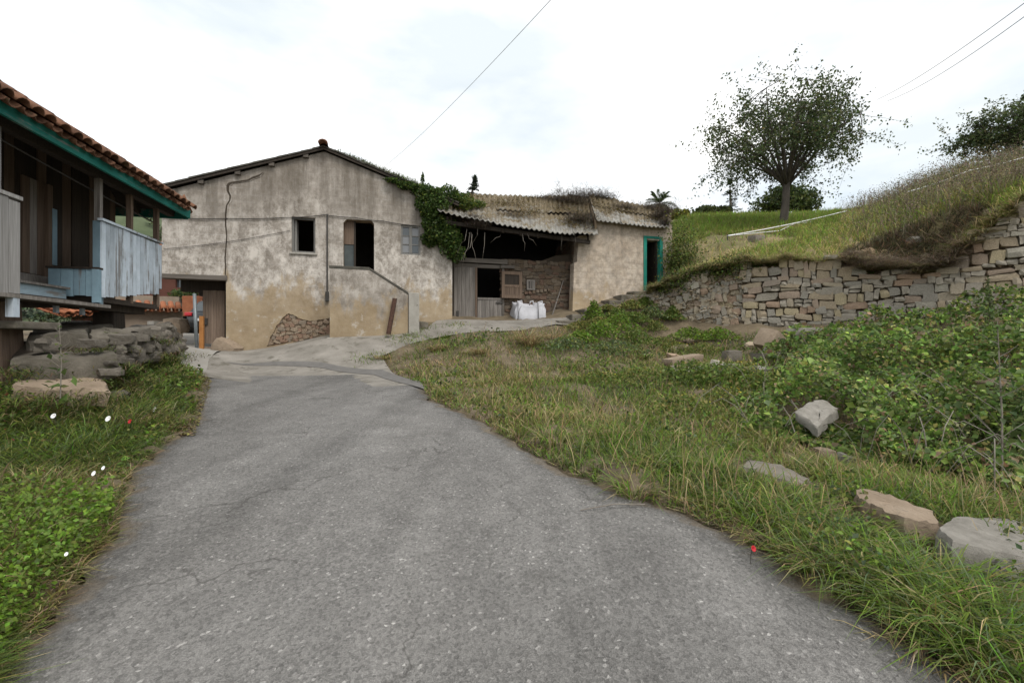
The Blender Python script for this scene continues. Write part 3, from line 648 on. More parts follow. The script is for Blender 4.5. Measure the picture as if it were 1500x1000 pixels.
for p, q in cop:
    n = 8
    for k in range(n):
        x0, x1 = p[0]+(q[0]-p[0])*k/n, p[0]+(q[0]-p[0])*(k+1)/n; y0, y1 = p[1]+(q[1]-p[1])*k/n, p[1]+(q[1]-p[1])*(k+1)/n
    MB().hexa([W(p[0], BS-.015, p[1]-.03), W(q[0], BS-.015, q[1]-.03), W(q[0], BS+.215, q[1]-.03), W(p[0], BS+.215, p[1]-.03), W(p[0], BS-.012, p[1]+.05), W(q[0], BS-.012, q[1]+.05), W(q[0], BS+.21, q[1]+.05), W(p[0], BS+.21, p[1]+.05)]).build('coping', 'roof_edge', stair, bevel=.015)
MB().box(s3+.01, s4, BS-.06, BS+.26, zb2-.4, z4).build('newel_post', 'cement', stair, bevel=.012)
MB().box(sl_-.06, s3, BS-.05, BS-.002, zb-.4, zb+.12, .02).build('plinth', 'cement', stair, bevel=.02)
zf = zt-.95
MB().box(sl_, s2+.1, BS+.2, BF-.005, zb-.4, zf).build('landing', 'cement', stair)
for k in range(7):
    f = (k+1)/8; x0 = s2+.1+(s4+.25-s2-.1)*k/7; x1 = s2+.1+(s4+.25-s2-.1)*(k+1)/7; zz_ = zf+(zb2+.15-zf)*f
    MB().box(x0, x1, BS+.2, BF-.005, zb2-.4, zz_).build('step', 'cement', stair, bevel=.02)
MB().box(s4+.005, s4+.28, BS+.15, BF-.5, zb2-.4, zb2+.4, .03).build('step', 'stone_slab', stair, bevel=.04)
# rusty steel beam leaning on the parapet
p0, p1 = onB(569, 489, BS-.28), onB(578.5, 437, BS-.04); b0 = W(p0[0], BS-.3, p0[1]); b1 = W(p1[0], BS-.07, p1[1])
rb = thing('steel_beam', b0, 'rusty steel beam leaning against the stair parapet', 'beam')
MB().bar(b0, b1, .11, .016, (0, 1, 0)).build('web', 'rust', rb)
t = (b1-b0).normalized(); x = t.cross(Vector((0, 1, 0))).normalized()*.052
for s in (-1, 1): MB().bar(b0+x*s, b1+x*s, .012, .08, (0, 1, 0)).build('flange', 'rust', rb)

# ================================================================ the shed
shed = thing('shed', W(6.2, BF+2, 2.0), 'low ruined shed with mossy corrugated roof and open bay beside the farmhouse', 'shed', ROT)
BD = BF+.55                                             # plane of the barn door and the rubble wall inside the bay
aS = onB(838, 460)[0]; aE, zE0 = onB(984, 400)
zt1 = onB(848, 345)[1]; aT = onB(848, 345)[0]
gd = rect(945, 351, 968, 426); 
sw = [onB(838, 470), (aE, 2.0), onB(985, 329), onB(975, 328), onB(920, 325), onB(874, 322), onB(872, 344), onB(848, 345), onB(845, 384), onB(841, 385), onB(840, 420)]
MB().wall(sw, [gd], BF, BF+.35).build('stucco_wall', 'stucco_shed', shed, bevel=.012)
MB().box(aE-.34, aE, BF+.352, BF+4.5, 2, onB(985, 336)[1]).build('side_wall', 'stucco_shed', shed)
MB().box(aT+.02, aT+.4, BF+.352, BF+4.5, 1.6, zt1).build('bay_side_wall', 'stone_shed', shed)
MB().box(aR+.01, aE, BF+4.5, BF+4.8, 1.5, 6.3).build('back_wall', 'interior', shed)
MB().box(aT+.4, aE-.34, BF+3, BF+3.05, 2, 6).build('inner_wall', 'interior', shed)
MB().box(aT+.4, aE-.34, BF+.36, BF+3, 3.2, 3.26).build('room_floor', 'interior', shed)
(a0, z0), (a1, _), (_, z1), _ = gd; w = .085
fr = MB().box(a0-.07, a0+w-.03, BF-.03, BF+.14, z0-.1, z1+.05).build('door_frame', 'teal_frame', shed)
MB().box(a1-w+.03, a1+.07, BF-.03, BF+.14, z0-.1, z1+.05).build('door_jamb', 'teal_frame', fr)
MB().box(a0-.07, a1+.07, BF-.035, BF+.138, z1+.052, z1+.14).build('door_head', 'teal_frame', fr)
MB().box(a1-.12, a1-.075, BF+.16, BF+.85, z0, z1).build('door_leaf', 'wood_dark', shed)
MB().box(a0-.1, a1+.1, BF-.12, BF+.3, z0-.16, z0-.02).build('threshold', 'cement', shed, bevel=.02)
# rubble wall in the bay
A0, zA = onB(736, 379, BD); A1 = aT+.02; zA2 = onB(840, 372, BD)[1]
MB().wall([(A0, 1.6), (A1, 1.6), (A1, zA2), onB(815, 374, BD), onB(790, 383, BD), onB(760, 379, BD), (A0, zA)], [], BD+.03, BD+.35).build('rubble_core', 'dark_earth', shed)
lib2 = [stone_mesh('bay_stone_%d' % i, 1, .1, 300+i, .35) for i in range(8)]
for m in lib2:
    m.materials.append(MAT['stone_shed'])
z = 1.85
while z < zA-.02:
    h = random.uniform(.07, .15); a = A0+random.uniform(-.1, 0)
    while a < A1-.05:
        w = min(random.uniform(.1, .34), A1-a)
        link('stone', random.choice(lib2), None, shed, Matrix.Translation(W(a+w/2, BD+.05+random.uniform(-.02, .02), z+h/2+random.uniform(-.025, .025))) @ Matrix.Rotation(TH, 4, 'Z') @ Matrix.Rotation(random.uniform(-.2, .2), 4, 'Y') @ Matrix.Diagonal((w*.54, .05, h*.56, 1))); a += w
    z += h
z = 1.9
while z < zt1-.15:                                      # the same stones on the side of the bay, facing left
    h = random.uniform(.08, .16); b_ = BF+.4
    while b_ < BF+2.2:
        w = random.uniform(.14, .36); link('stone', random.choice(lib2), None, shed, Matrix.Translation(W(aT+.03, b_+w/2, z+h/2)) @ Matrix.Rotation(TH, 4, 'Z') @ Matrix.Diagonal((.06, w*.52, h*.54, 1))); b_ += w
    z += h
# vent grille
rc = rect(771, 410, 783, 425, BD); frame('vent_frame', rc, BD-.07, BD-.02, .04, 'wood_grey', shed)
for k in range(1, 4): x = rc[0][0]+(rc[1][0]-rc[0][0])*k/4; MB().box(x-.025, x+.02, BD-.065, BD-.03, rc[0][1]+.03, rc[2][1]-.03).build('vent_bar', 'wood_grey', shed)
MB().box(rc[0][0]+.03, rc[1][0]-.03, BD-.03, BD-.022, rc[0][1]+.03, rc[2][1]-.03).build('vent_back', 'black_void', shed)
# ledge of bricks
for k in range(7):
    p = onB(768+k*5.6, 431-k*.75, BD); MB().box(p[0], p[0]+.11, BD-.07, BD-.01, p[1], p[1]+.09, .006).build('brick', 'stone_shed', shed)
# barn door
zb_ = onB(700, 471, BD-.06)[1]
def boards(a0, a1, z0, z1, b0, n, mat, par, th=.03, zj=.0):
    w = (a1-a0)/n
    for k in range(n):
        j = random.uniform(-.004, .004); MB().box(a0+k*w+.004, a0+(k+1)*w-.004, b0+j, b0+th+j, z0+random.uniform(-zj, zj), z1+random.uniform(-zj, zj)).build('board', mat, par)
dl0, dl1 = onB(665, 400, BD-.06)[0], onB(698, 400, BD-.06)[0]; dr0, dr1 = onB(699.5, 400, BD-.06)[0], onB(735, 400, BD-.06)[0]; zd = onB(700, 392, BD-.06)[1]; zm = onB(715, 436, BD-.06)[1]
bdoor = MB().box(dl0-.08, dl0-.01, BD-.08, BD+.1, zb_-.3, zd+.2).build('door_frame', 'wood_dark', shed)
MB().box(dr1+.01, dr1+.09, BD-.07, BD+.1, zb_-.1, zd+.15).build('door_post', 'wood_beam', bdoor)
MB().box(dl0-.1, dr1+.1, BD-.02, BD+.12, zd+.01, zd+.13, .008).build('door_lintel', 'wood_beam', bdoor)
MB().box(dl0-.05, dr1+.2, BD-.07, BD+.2, zd+.16, zd+.32, .015).build('log_beam', 'wood_beam', shed)
MB().box(dr1-.05, dr1+.45, BD-.1, BD+.05, zd+.02, zd+.12, .012).build('log_beam', 'wood_beam', shed)
boards(dl0, dl1, zb_+.12, zd, BD-.06, 6, 'wood_grey', bdoor, zj=.006); boards(dr0, dr1, zb_+.12, zm-.08, BD-.06, 6, 'wood_grey', bdoor, zj=.006)
for l, r in ((dl0, dl1), (dr0, dr1)): MB().box(l, r, BD-.075, BD-.03, zb_, zb_+.115).build('kick_board', 'wood_grey', bdoor)
MB().box(dr0, dr1, BD-.075, BD-.03, zm-.075, zm).build('rail', 'wood_grey', bdoor)
MB().box(dl1-.05, dl1+.02, BD-.09, BD-.062, zb_+.1, zd).build('meeting_post', 'wood_brown', bdoor)
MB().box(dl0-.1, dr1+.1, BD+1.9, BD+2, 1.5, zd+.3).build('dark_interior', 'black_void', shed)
for zz_ in (zb_+.16, zm-.16): MB().box(dr1-.22, dr1+.03, BD-.095, BD-.0755, zz_-.03, zz_+.02).build('hinge', 'metal_dark', bdoor)
for l in (dl0+.12,): MB().box(l-.04, l+.04, BD-.1, BD-.062, zb_+.16, zb_+.36).build('latch', 'metal_dark', bdoor)
# upper half leaf, swung open against the rubble
rc = rect(735, 397, 765, 437, BD-.16); hl = frame('half_door', rc, BD-.17, BD-.13, .11, 'wood_brown', shed)
(a0, z0), (a1, _), (_, z1), _ = rc; zq = z0+(z1-z0)*.42
MB().box(a0+.11, a1-.11, BD-.165, BD-.135, zq, zq+.08).build('rail', 'wood_brown', hl)
boards(a0+.11, a1-.11, z0+.1, zq, BD-.155, 3, 'wood_brown', hl, .02); boards(a0+.11, a1-.11, zq+.08, z1-.1, BD-.142, 1, 'wood_dark', hl, .006)
# eave beam and rafters in the dark bay
eL, eR = onB(642, 308, BF-.55), onB(876, 344, BF-.55); rL, rR = onB(650, 285, BF+2.3), onB(868, 291, BF+2.3)
MB().bar(W(eL[0]+.2, BF-.3, eL[1]-.3), W(eR[0]-.2, BF-.3, eR[1]-.22), .12, .12).build('eave_beam', 'wood_dark', shed)
for k in range(9):
    f = (k+.5)/9; MB().bar(W(eL[0]+(eR[0]-eL[0])*f, BF-.4, eL[1]+(eR[1]-eL[1])*f-.14-.2*math.sin(math.pi*f)), W(rL[0]+(rR[0]-rL[0])*f, BF+2.3, rL[1]+(rR[1]-rL[1])*f-.14-.2*math.sin(math.pi*f)), .07, .1).build('rafter', 'wood_dark', shed)
MB().hexa([W(eL[0]+.3, BF+2.3, rL[1]-.1), W(rR[0], BF+2.3, rR[1]-.1), W(rR[0], BF+4.8, 6.0), W(eL[0]+.3, BF+4.8, 6.0), W(eL[0]+.3, BF+2.3, rL[1]), W(rR[0], BF+2.3, rR[1]), W(rR[0], BF+4.8, 6.1), W(eL[0]+.3, BF+4.8, 6.1)]).build('rear_roof', 'roof_edge', shed)
MB().box(aR+.01, aT, BF+2.2, BF+2.3, 1.5, 5.6).build('bay_shade_sheet', 'black_void', shed)  # black sheet, the deep shade of the open bay put into its colour
# corrugated sheets
def sheet(e0, e1, r0, r1, bE, bR, f0, f1, g0, g1, lift, par, sag=0):
    def pt(f, q):
        a = (e0[0]+(e1[0]-e0[0])*f)*(1-q)+(r0[0]+(r1[0]-r0[0])*f)*q; z = (e0[1]+(e1[1]-e0[1])*f)*(1-q)+(r0[1]+(r1[1]-r0[1])*f)*q
        return a, bE+(bR-bE)*q, z-sag*math.sin(math.pi*f)*math.sin(math.pi*min(q+.3, 1))
    wl = .177; wid = abs(e1[0]-e0[0])*(f1-f0); n = max(6, int(wid/wl*8)); m = 7; b = MB(); uv = []
    jt = [random.uniform(-.03, .03) for _ in range(4)]; ju = random.uniform(-.03, .03)
    for k in range(m+1):
        for i in range(n+1):
            f = f0+(f1-f0)*i/n; q = g0+(g1-g0)*k/m; a, bb_, z = pt(f, q+ju*(1 if g0 > 0 else 1))
            z += .03*math.cos(2*math.pi*wid*i/n/wl)+lift+jt[0]*(i/n)+jt[1]*(k/m)
            b.v.append(W(a, bb_, z)); uv.append((i/n, q))
    for k in range(m):
        for i in range(n): b.f.append((k*(n+1)+i, k*(n+1)+i+1, (k+1)*(n+1)+i+1, (k+1)*(n+1)+i))
    me = bpy.data.meshes.new('roof_sheet'); I = ROOT[par.name].inverted(); me.from_pydata([tuple(I @ v) for v in b.v], [], b.f); me.shade_smooth()
    ul = me.uv_layers.new(name='UVMap')
    for lp in me.loops: ul.data[lp.index].uv = uv[lp.vertex_index]
    o = link('roof_sheet', me, 'fibre_sheet', par); s = o.modifiers.new('thickness', 'SOLIDIFY'); s.thickness = .009; return o
nS = 6
for k in range(nS):
    d = .022 if k % 2 else 0
    sheet(eL, eR, rL, rR, BF-.55, BF+2.3, k/nS-.004, (k+1)/nS+.004, 0, .53, d, shed, .2); sheet(eL, eR, rL, rR, BF-.55, BF+2.3, k/nS-.004, (k+1)/nS+.004, .5, 1.0, d+.045, shed, .2)
e2, e3 = onB(874, 322, BF-.25), onB(980, 333, BF-.25); r2, r3 = onB(862, 287, BF+2.3), onB(985, 308, BF+2.3)
for k in range(3):
    d = .022 if k % 2 else 0
    for q0, q1, dd in ((0, .53, 0), (.5, 1, .045)): sheet(e2, e3, r2, r3, BF-.25, BF+2.3, k/3-.004, (k+1)/3+.004, q0, q1, d+dd, shed, .05)
MB().hexa([W(e2[0], BF+2.3, r2[1]-.1), W(r3[0], BF+2.3, r3[1]-.1), W(r3[0], BF+4.8, 6.0), W(e2[0], BF+4.8, 6.0), W(e2[0], BF+2.3, r2[1]), W(r3[0], BF+2.3, r3[1]), W(r3[0], BF+4.8, 6.1), W(e2[0], BF+4.8, 6.1)]).build('rear_roof', 'roof_edge', shed)
# verge closing the step between the two roof levels
MB().hexa([W(e2[0]-.05, BF-.2, e2[1]-.45), W(e2[0]+.02, BF-.2, e2[1]-.45), W(r2[0]+.02, BF+2.3, r2[1]-.5), W(r2[0]-.05, BF+2.3, r2[1]-.5), W(e2[0]-.05, BF-.2, e2[1]-.03), W(e2[0]+.02, BF-.2, e2[1]-.03), W(r2[0]+.02, BF+2.3, r2[1]-.03), W(r2[0]-.05, BF+2.3, r2[1]-.03)]).build('roof_step_wall', 'mortar', shed)
# ---- steps up to the green door
stp = thing('stone_steps', W(aS+1.2, BF-.4, 2.0), 'worn stone steps climbing along the shed wall to the green door', 'steps', ROT)
stp_px = [(818, 470, 847, 1.15), (838, 462, 868, .95), (856, 454, 886, .85), (876, 447, 905, .75), (893, 440, 922, .68), (910, 433, 938, .6), (928, 427, 958, .55)]
for k, (x0, y0, x1, dp) in enumerate(stp_px):
    a0, z1 = onB(x0, y0, BF-dp); a1, _ = onB(x1+60, y0, BF-dp)
    MB().box(a0, min(a1, aE), BF-dp, BF-.01-.002*k, z1-.5, z1+.03, .025).build('step', 'stone_slab', stp, bevel=.03)
# ---- leaning pole, sack
p0, p1 = onB(806, 471, BD-.5), onB(825, 411, BD-.02)
tag(MB().tube([W(p0[0], BD-.5, p0[1]), W(p1[0], BD-.04, p1[1])], [.022, .018], 7).build('leaning_pole', 'wood_grey'), 'thin grey pole leaning on the rubble wall inside the open bay', 'pole')
def make_bag():
    B_ = BF-.25; a0, zb = onB(757, 476, B_); a1, zt = onB(800, 444, B_); w = (a1-a0)/2; h = zt-zb; ca = (a0+a1)/2; cb_ = B_+.42
    bag = thing('bulk_bag', W(ca, cb_, zb), 'white woven bulk bag slumped beside the barn door', 'bag', ROT)
    b = MB(); n, m = 40, 12; rs = random.Random(4)
    for k in range(m+1):
        q = k/m
        for i in range(n):
            t = 2*math.pi*i/n; c, s = math.cos(t), math.sin(t); e = .3
            x = math.copysign(abs(c)**e, c); y = math.copysign(abs(s)**e, s); bul = 1+.09*math.sin(math.pi*min(q*1.15, 1))-.05*q
            fold = .018*math.sin(t*7+q*5)+.014*math.sin(t*13-q*9)
            zt_ = q*h*(1+(.05*math.sin(t*2+1.0)+.06*math.sin(t*5+.4)+.05*math.sin(t*9))*q**3)
            b.v.append(W(ca+x*(w*bul+fold), cb_+y*(.42*bul+fold), zb+zt_))
    for k in range(m):
        for i in range(n): b.f.append((k*n+i, k*n+(i+1) % n, (k+1)*n+(i+1) % n, (k+1)*n+i))
    r0 = m*n; base = len(b.v)
    for q, dz in ((.82, .0), (.5, -.03), (.2, -.02)):
        for i in range(n):
            p = b.v[r0+i]; c = W(ca, cb_, zb+h*.95); v = c+(p-c)*q; v.z = p.z*(q)+(zb+h*.9)*(1-q)+dz+rs.uniform(-.02, .02); b.v.append(v)
    rows = [r0, base, base+n, base+2*n]
    for A, B2 in zip(rows, rows[1:]):
        for i in range(n): b.f.append((A+i, A+(i+1) % n, B2+(i+1) % n, B2+i))
    b.f.append(tuple(base+2*n+i for i in range(n))); b.f.append(tuple(range(n))[::-1])
    b.build('sack', 'bag_fabric', bag, True)
    ax = onB(788, 460, B_)[0]; MB().tube([W(ax, cb_-.455, zb+.02), W(ax, cb_-.475, zb+h*.5), W(ax-.01, cb_-.45, zb+h*.98), W(ax, cb_-.3, zb+h*1.02)], .013, 5).build('strap', 'strap_dark', bag)
    ax = ca-w*.93; MB().tube([W(ax, cb_-.43, zb+.05), W(ax+.01, cb_-.46, zb+h*.6), W(ax+.12, cb_-.44, zb+h*.85)], .008, 5).build('seam', 'strap_dark', bag)
    for sx, sy in ((-1, -1), (1, -1), (-1, 1), (1, 1), (.1, -1)):
        c = W(ca+sx*w*.7, cb_+sy*.33, zb+h*.9); b = MB(); b.tube([c+W(-.09, 0, 0), c+W(-.05, 0, .12), c+W(.03, 0, .15), c+W(.09, .02, -.02)], .026, 6); b.build('lifting_loop', 'bag_fabric', bag, True)
make_bag()
# ================================================================ granary on posts (left)
TH0 = TH; TH = R(12.5); UX, UY = math.cos(TH), math.sin(TH); ROT = TH      # the granary stands a little off the house's line
AE = -6.59*UX+9.35*UY; AP = AE-.25; AI = AP-.95
gran = thing('granary', W(AP-2.9, 7.1, 1.0), 'raised wooden granary with teal fascia, pale blue gallery boards and old tiles', 'granary', ROT)
bE, zE = onA(279, 318, AE); zE = 3.98; bE0 = bE-7.2; aE1 = AE-6.8
# fascia and roof
MB().box(AE-.035, AE, bE0, bE, zE-.02, zE+.14, .004).build('fascia', 'teal_fascia', gran)
MB().box(aE1, AE-.04, bE-.035, bE, zE-.04, zE+.17).build('fascia', 'teal_fascia', gran)
ac, bc = (AE+aE1)/2, (bE+bE0)/2; zA = zE+2.2; rise = .6
def slab4(pts, th, name, mat):
    b = MB(); b.hexa([Vector(p)-Vector((0, 0, th)) for p in pts]+[Vector(p) for p in pts]); return b.build(name, mat, gran)
rl = .55
def roofp(a, b):   # height of the hipped roof
    e = min(AE-a, a-aE1, b-bE0, bE-b); return zE+.15+e*.62
for nm, q in (('right', [(AE, bE0), (AE, bE), (ac, bc+.3), (ac, bc-.3)]), ('back', [(AE, bE), (aE1, bE), (ac, bc+.3), (ac+.01, bc+.3)]), ('left', [(aE1, bE), (aE1, bE0), (ac, bc-.3), (ac, bc+.3)]), ('front', [(aE1, bE0), (AE, bE0), (ac+.01, bc-.3), (ac, bc-.3)])):
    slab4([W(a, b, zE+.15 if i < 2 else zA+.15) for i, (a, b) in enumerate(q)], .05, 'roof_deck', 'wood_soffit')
k = 0; b_ = bE0+.1
sl_r = (zA-zE)/(AE-ac)
while b_ < bE:                                       # rafters seen from below
    far = min(1, (bE-b_)/3.0, (b_-bE0)/3.0); l = max(.15, 3.2*far)
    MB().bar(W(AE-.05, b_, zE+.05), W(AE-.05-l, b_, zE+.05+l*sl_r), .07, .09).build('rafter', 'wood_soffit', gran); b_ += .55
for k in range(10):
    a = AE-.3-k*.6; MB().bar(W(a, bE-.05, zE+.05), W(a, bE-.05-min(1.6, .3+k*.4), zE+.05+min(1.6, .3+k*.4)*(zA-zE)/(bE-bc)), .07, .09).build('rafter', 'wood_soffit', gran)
# tiles: cover and channel along the eaves, two rows, each its own object
def tile_mesh(name, r0, r1, ln, th=.014, flip=1):
    b = MB(); n = 6; rows = []
    for (r, y, dz) in ((r0, 0, 0), (r1, ln, 0)):
        for rr in (r, r-th): rows.append([Vector((math.cos(math.pi*i/n)*rr, y, flip*math.sin(math.pi*i/n)*rr*.85)) for i in range(n+1)])
    for rw in rows: b.v += rw
    m = n+1
    for i in range(n): b.f += [(i, i+1, 2*m+i+1, 2*m+i), (m+i, 3*m+i, 3*m+i+1, m+i+1), (i, m+i, m+i+1, i+1), (2*m+i, 2*m+i+1, 3*m+i+1, 3*m+i)]
    b.f += [(0, 2*m, 3*m, m), (n, m+n, 3*m+n, 2*m+n)]
    me = bpy.data.meshes.new(name); me.from_pydata([tuple(v) for v in b.v], [], b.f); me.shade_smooth(); return me
tc_ = tile_mesh('cover_tile', .095, .08, .46); tch = tile_mesh('channel_tile', .085, .1, .46, flip=-1)
for m in (tc_, tch): m.materials.append(MAT['old_tile'])
def tiles(par, p0, along, upv, n, rows, step, cover, chan, slope, jit=1.0, lift=0.0, scale=1):
    along = Vector(along).normalized(); up = Vector(upv).normalized(); nrm = along.cross(up)
    if nrm.z < 0: nrm = -nrm
    for r in range(rows):
        for k in range(n):
            for me, off, h, nm in ((chan, 0, .05, 'channel_tile'), (cover, .5, .075, 'cover_tile')):
                j = random.uniform
                o = Vector(p0)+along*(k+off+j(-.06, .06)*jit)*step+up*(r*.34*scale+j(-.035, .02)*jit-.06)+nrm*(h*scale+r*.008+lift+j(-.008, .008)*jit)
                x = along; y = up; z = nrm
                if x.cross(y).dot(z) < 0: x = -x
                M = Matrix(((x.x, y.x, z.x, o.x), (x.y, y.y, z.y, o.y), (x.z, y.z, z.z, o.z), (0, 0, 0, 1))) @ Matrix.Rotation(j(-.07, .07)*jit, 4, 'Z') @ Matrix.Diagonal((scale, scale, scale, 1))
                link(nm, me, None, par, M)
upv = W(-1, 0, sl_r)-W(0, 0, 0)
tiles(gran, W(AE+.04, bE0+2.2, zE+.16), W(0, 1, 0), upv, 24, 3, .205, tc_, tch, sl_r, 1.0, -.035)
tiles(gran, W(AE-.1, bE+.03, zE+.16), W(-1, 0, 0), W(0, -1, (zA-zE)/(bE-bc)), 12, 1, .205, tc_, tch, sl_r)
# gallery: blue boards of unequal length
b0, zt0 = onA(147, 324, AP); b1, zt1_ = onA(235, 359, AP); zb0 = onA(150, 436, AP)[1]; zb1 = onA(235, 430, AP)[1]
n = 17; w = (b1-b0)/n
for k in range(n):
    f = (k+.5)/n; zz_ = zb0+(zb1-zb0)*f+random.uniform(-.012, .012); j = random.uniform(-.005, .005)
    if k == n-1: zz_ += .1
    MB().box(AP+j, AP+.022+j, b0+k*w+.003, b0+(k+1)*w-.003, zz_, zt0+(zt1_-zt0)*f+random.uniform(-.008, .008)).build('gallery_board', 'blue_board', gran)
MB().box(AP-.06, AP-.012, b0, b1, zt0-.1, zt0-.02).build('handrail', 'blue_paint', gran)
MB().box(AP-.035, AP+.04, b0-.02, b1+.03, zt0+.012, zt0+.045, .004).build('rail_cap', 'blue_board', gran)
MB().box(AP-.08, AP-.01, b0, b1, zb0+.3, zb0+.42).build('gallery_rail', 'wood_dark', gran)
for px, tw in ((144.5, .075), (190, .07), (229, .07)):
    bb_, _ = onA(px, 330, AP-.05); MB().box(AP-.09, AP-.015, bb_-tw/2, bb_+tw/2, 2.1, zE+.1).build('gallery_post', 'wood_brown' if px > 150 else 'wood_grey', gran)
bb_, _ = onA(144.5, 330, AP-.05); MB().box(AP-.1, AP-.005, bb_-.05, bb_+.035, 2.0, 3.3).build('post_sleeve', 'blue_paint', gran)
MB().box(AP-.11, AP+.0, bE0, bE-.1, zE-.02, zE+.1).build('wall_plate', 'wood_soffit', gran)
MB().tube(hang(W(AP-.15, 5.6, 3.95), W(AP-.15, 10.2, 3.72), .03), .013, 5).build('lighting_cable', 'metal_dark', gran)
# return panel beside the entry
br = b0-.03; ar0 = ray(72); 
def onB2(px, py, B): return onB(px, py, B)
aQ, zq1 = onB2(72, 391, br); zq0 = onB2(100, 431, br)[1]; na = 4; wq = (AP-aQ)/na
for k in range(na): MB().box(aQ+k*wq+.003, aQ+(k+1)*wq-.003, br-.025, br, zq0-.02+random.uniform(-.01, .01), zq1-.02).build('return_board', 'blue_paint', gran)
MB().box(aQ-.02, AP+.02, br-.045, br+.06, zq1-.018, zq1+.012).build('ledge', 'wood_dark', gran)
MB().box(AP-.06, AP+.02, br-.06, br+.02, zq0-.12, zq1-.02).build('corner_post', 'blue_paint', gran)
# near grey boards left of the entry
bn, ztn = onA(26, 297, AP); zbn = onA(26, 431, AP)[1]
for k in range(7): MB().box(AP, AP+.025, bn-(k+1)*.165+.004, bn-k*.165-.002, zbn+random.uniform(-.01, .01)-k*.004, ztn+.02*k).build('gallery_board', 'wood_pale', gran)
MB().box(AP-.05, AP+.04, bn-1.2, bn+.02, ztn+.03, ztn+.075).build('rail_cap', 'wood_pale', gran)
MB().box(AP-.09, AP-.02, bn-.27, bn-.2, 2, zE+.1).build('gallery_post', 'wood_pale', gran)
MB().box(AP-.04, AP+.04, bn-.12, bn-.03, zbn-.28, zbn-.01).build('bracket_post', 'blue_board', gran)
# inner wall of upright boards, door
bi0, bi1 = 5.2, onA(150, 300, AI)[0]+.35; z0 = 2.25; b_ = bi0; k = 0
while b_ < bi1:
    w = random.uniform(.16, .24); j = random.uniform(-.008, .008); MB().box(AI-.04+j, AI+j, b_+.003, b_+w-.003, z0, zE+.75).build('wall_board', 'wood_brown' if k % 3 == 1 else 'wood_dark', gran); b_ += w; k += 1
MB().box(AI-4.1, AI-.05, bi1-.1, bi1, z0, zE+.6).build('end_wall', 'wood_dark', gran)
MB().box(AI-4.1, AI-.06, bi0, bi0+.1, z0, zE+.6).build('end_wall', 'wood_dark', gran)
bd0, bd1 = onA(28, 380, AI)[0], onA(60, 380, AI)[0]
for k in range(3): MB().box(AI+.012, AI+.04, bd0+(bd1-bd0)*k/3+.003, bd0+(bd1-bd0)*(k+1)/3-.003, z0+.22, 3.9).build('door_board', 'wood_grey' if k == 1 else 'wood_brown', gran)
MB().box(AI+.01, AI+.09, bd1+.01, bd1+.1, z0+.1, 3.9).build('door_jamb', 'wood_brown', gran)
MB().box(AI+.01, AI+.09, bd0-.2, bd1+.1, z0+.02, z0+.2, .01).build('threshold', 'wood_grey', gran)
bj, _ = onA(70, 350, AI); MB().box(AI+.03, AI+.1, bj-.05, bj+.04, *sorted((onA(70, 388, AI)[1], onA(70, 306, AI)[1]))).build('blue_post', 'blue_paint', gran)
# floor, beams, entry step
zf = zbn+.06
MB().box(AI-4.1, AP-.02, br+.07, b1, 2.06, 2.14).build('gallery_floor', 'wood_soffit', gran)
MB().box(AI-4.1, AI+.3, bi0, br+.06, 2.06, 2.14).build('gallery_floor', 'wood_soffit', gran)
for k in range(3): MB().box(AI+.31+k*.23, AI+.31+(k+1)*.23-.006, bn-.6, br+.2, zf-.11, zf-.06+random.uniform(-.004, .004)).build('landing_board', 'wood_grey', gran)
MB().box(AI+.1, AP-.36, bn-.4, br-.1, zf+.0, zf+.14).build('step_riser', 'blue_step', gran)
MB().box(AI+.05, AP-.32, bn-.4, br-.08, zf+.142, zf+.175).build('step_tread', 'wood_grey', gran)
for x in (AP-.3, AP-3.8):
    MB().box(x-.14, x+.14, 4.0, b1-.2, 1.95, 2.058).build('sill_beam', 'wood_dark', gran)
for y in (5.0,): MB().box(AP-4.6, AP-.1, y-.12, y+.12, 1.72, 1.948).build('cross_beam', 'wood_dark', gran)
for a, b_ in ((AP-.2, br-.03), (AP-.2, br-.55)): MB().box(a-.02, a+.02, b_-.03, b_+.03, 1.85, zf-.115).build('landing_bracket', 'blue_board', gran)
# pegs (stone/wood pillars)
ba, _ = onA(160, 455, AP-.35)
for a, b_, m in ((AP-.35, ba, 'wood_dark'), (AP-3.9, 9.2, 'wood_dark'), (AP-3.9, 5.0, 'wood_dark'), (AP-.4, onA(8, 500, AP-.4)[0]-.12, 'wood_brown')):
    zg = .8; b = MB(); w0, w1 = (.19, .15)
    b.hexa([W(a-w0, b_-w0, zg), W(a+w0, b_-w0, zg), W(a+w0, b_+w0, zg), W(a-w0, b_+w0, zg), W(a-w1, b_-w1, 1.948), W(a+w1, b_-w1, 1.948), W(a+w1, b_+w1, 1.948), W(a-w1, b_+w1, 1.948)]); b.build('peg', m, gran, bevel=.01)
    if m == 'wood_brown': MB().box(a-.32, a+.42, b_-.32, b_+.42, 1.6, 1.7, .01).build('cap_stone', 'stone_slab' if m == 'wood_brown' else 'wood_dark', gran, bevel=.02)

TH = TH0; UX, UY = math.cos(TH), math.sin(TH); ROT = TH
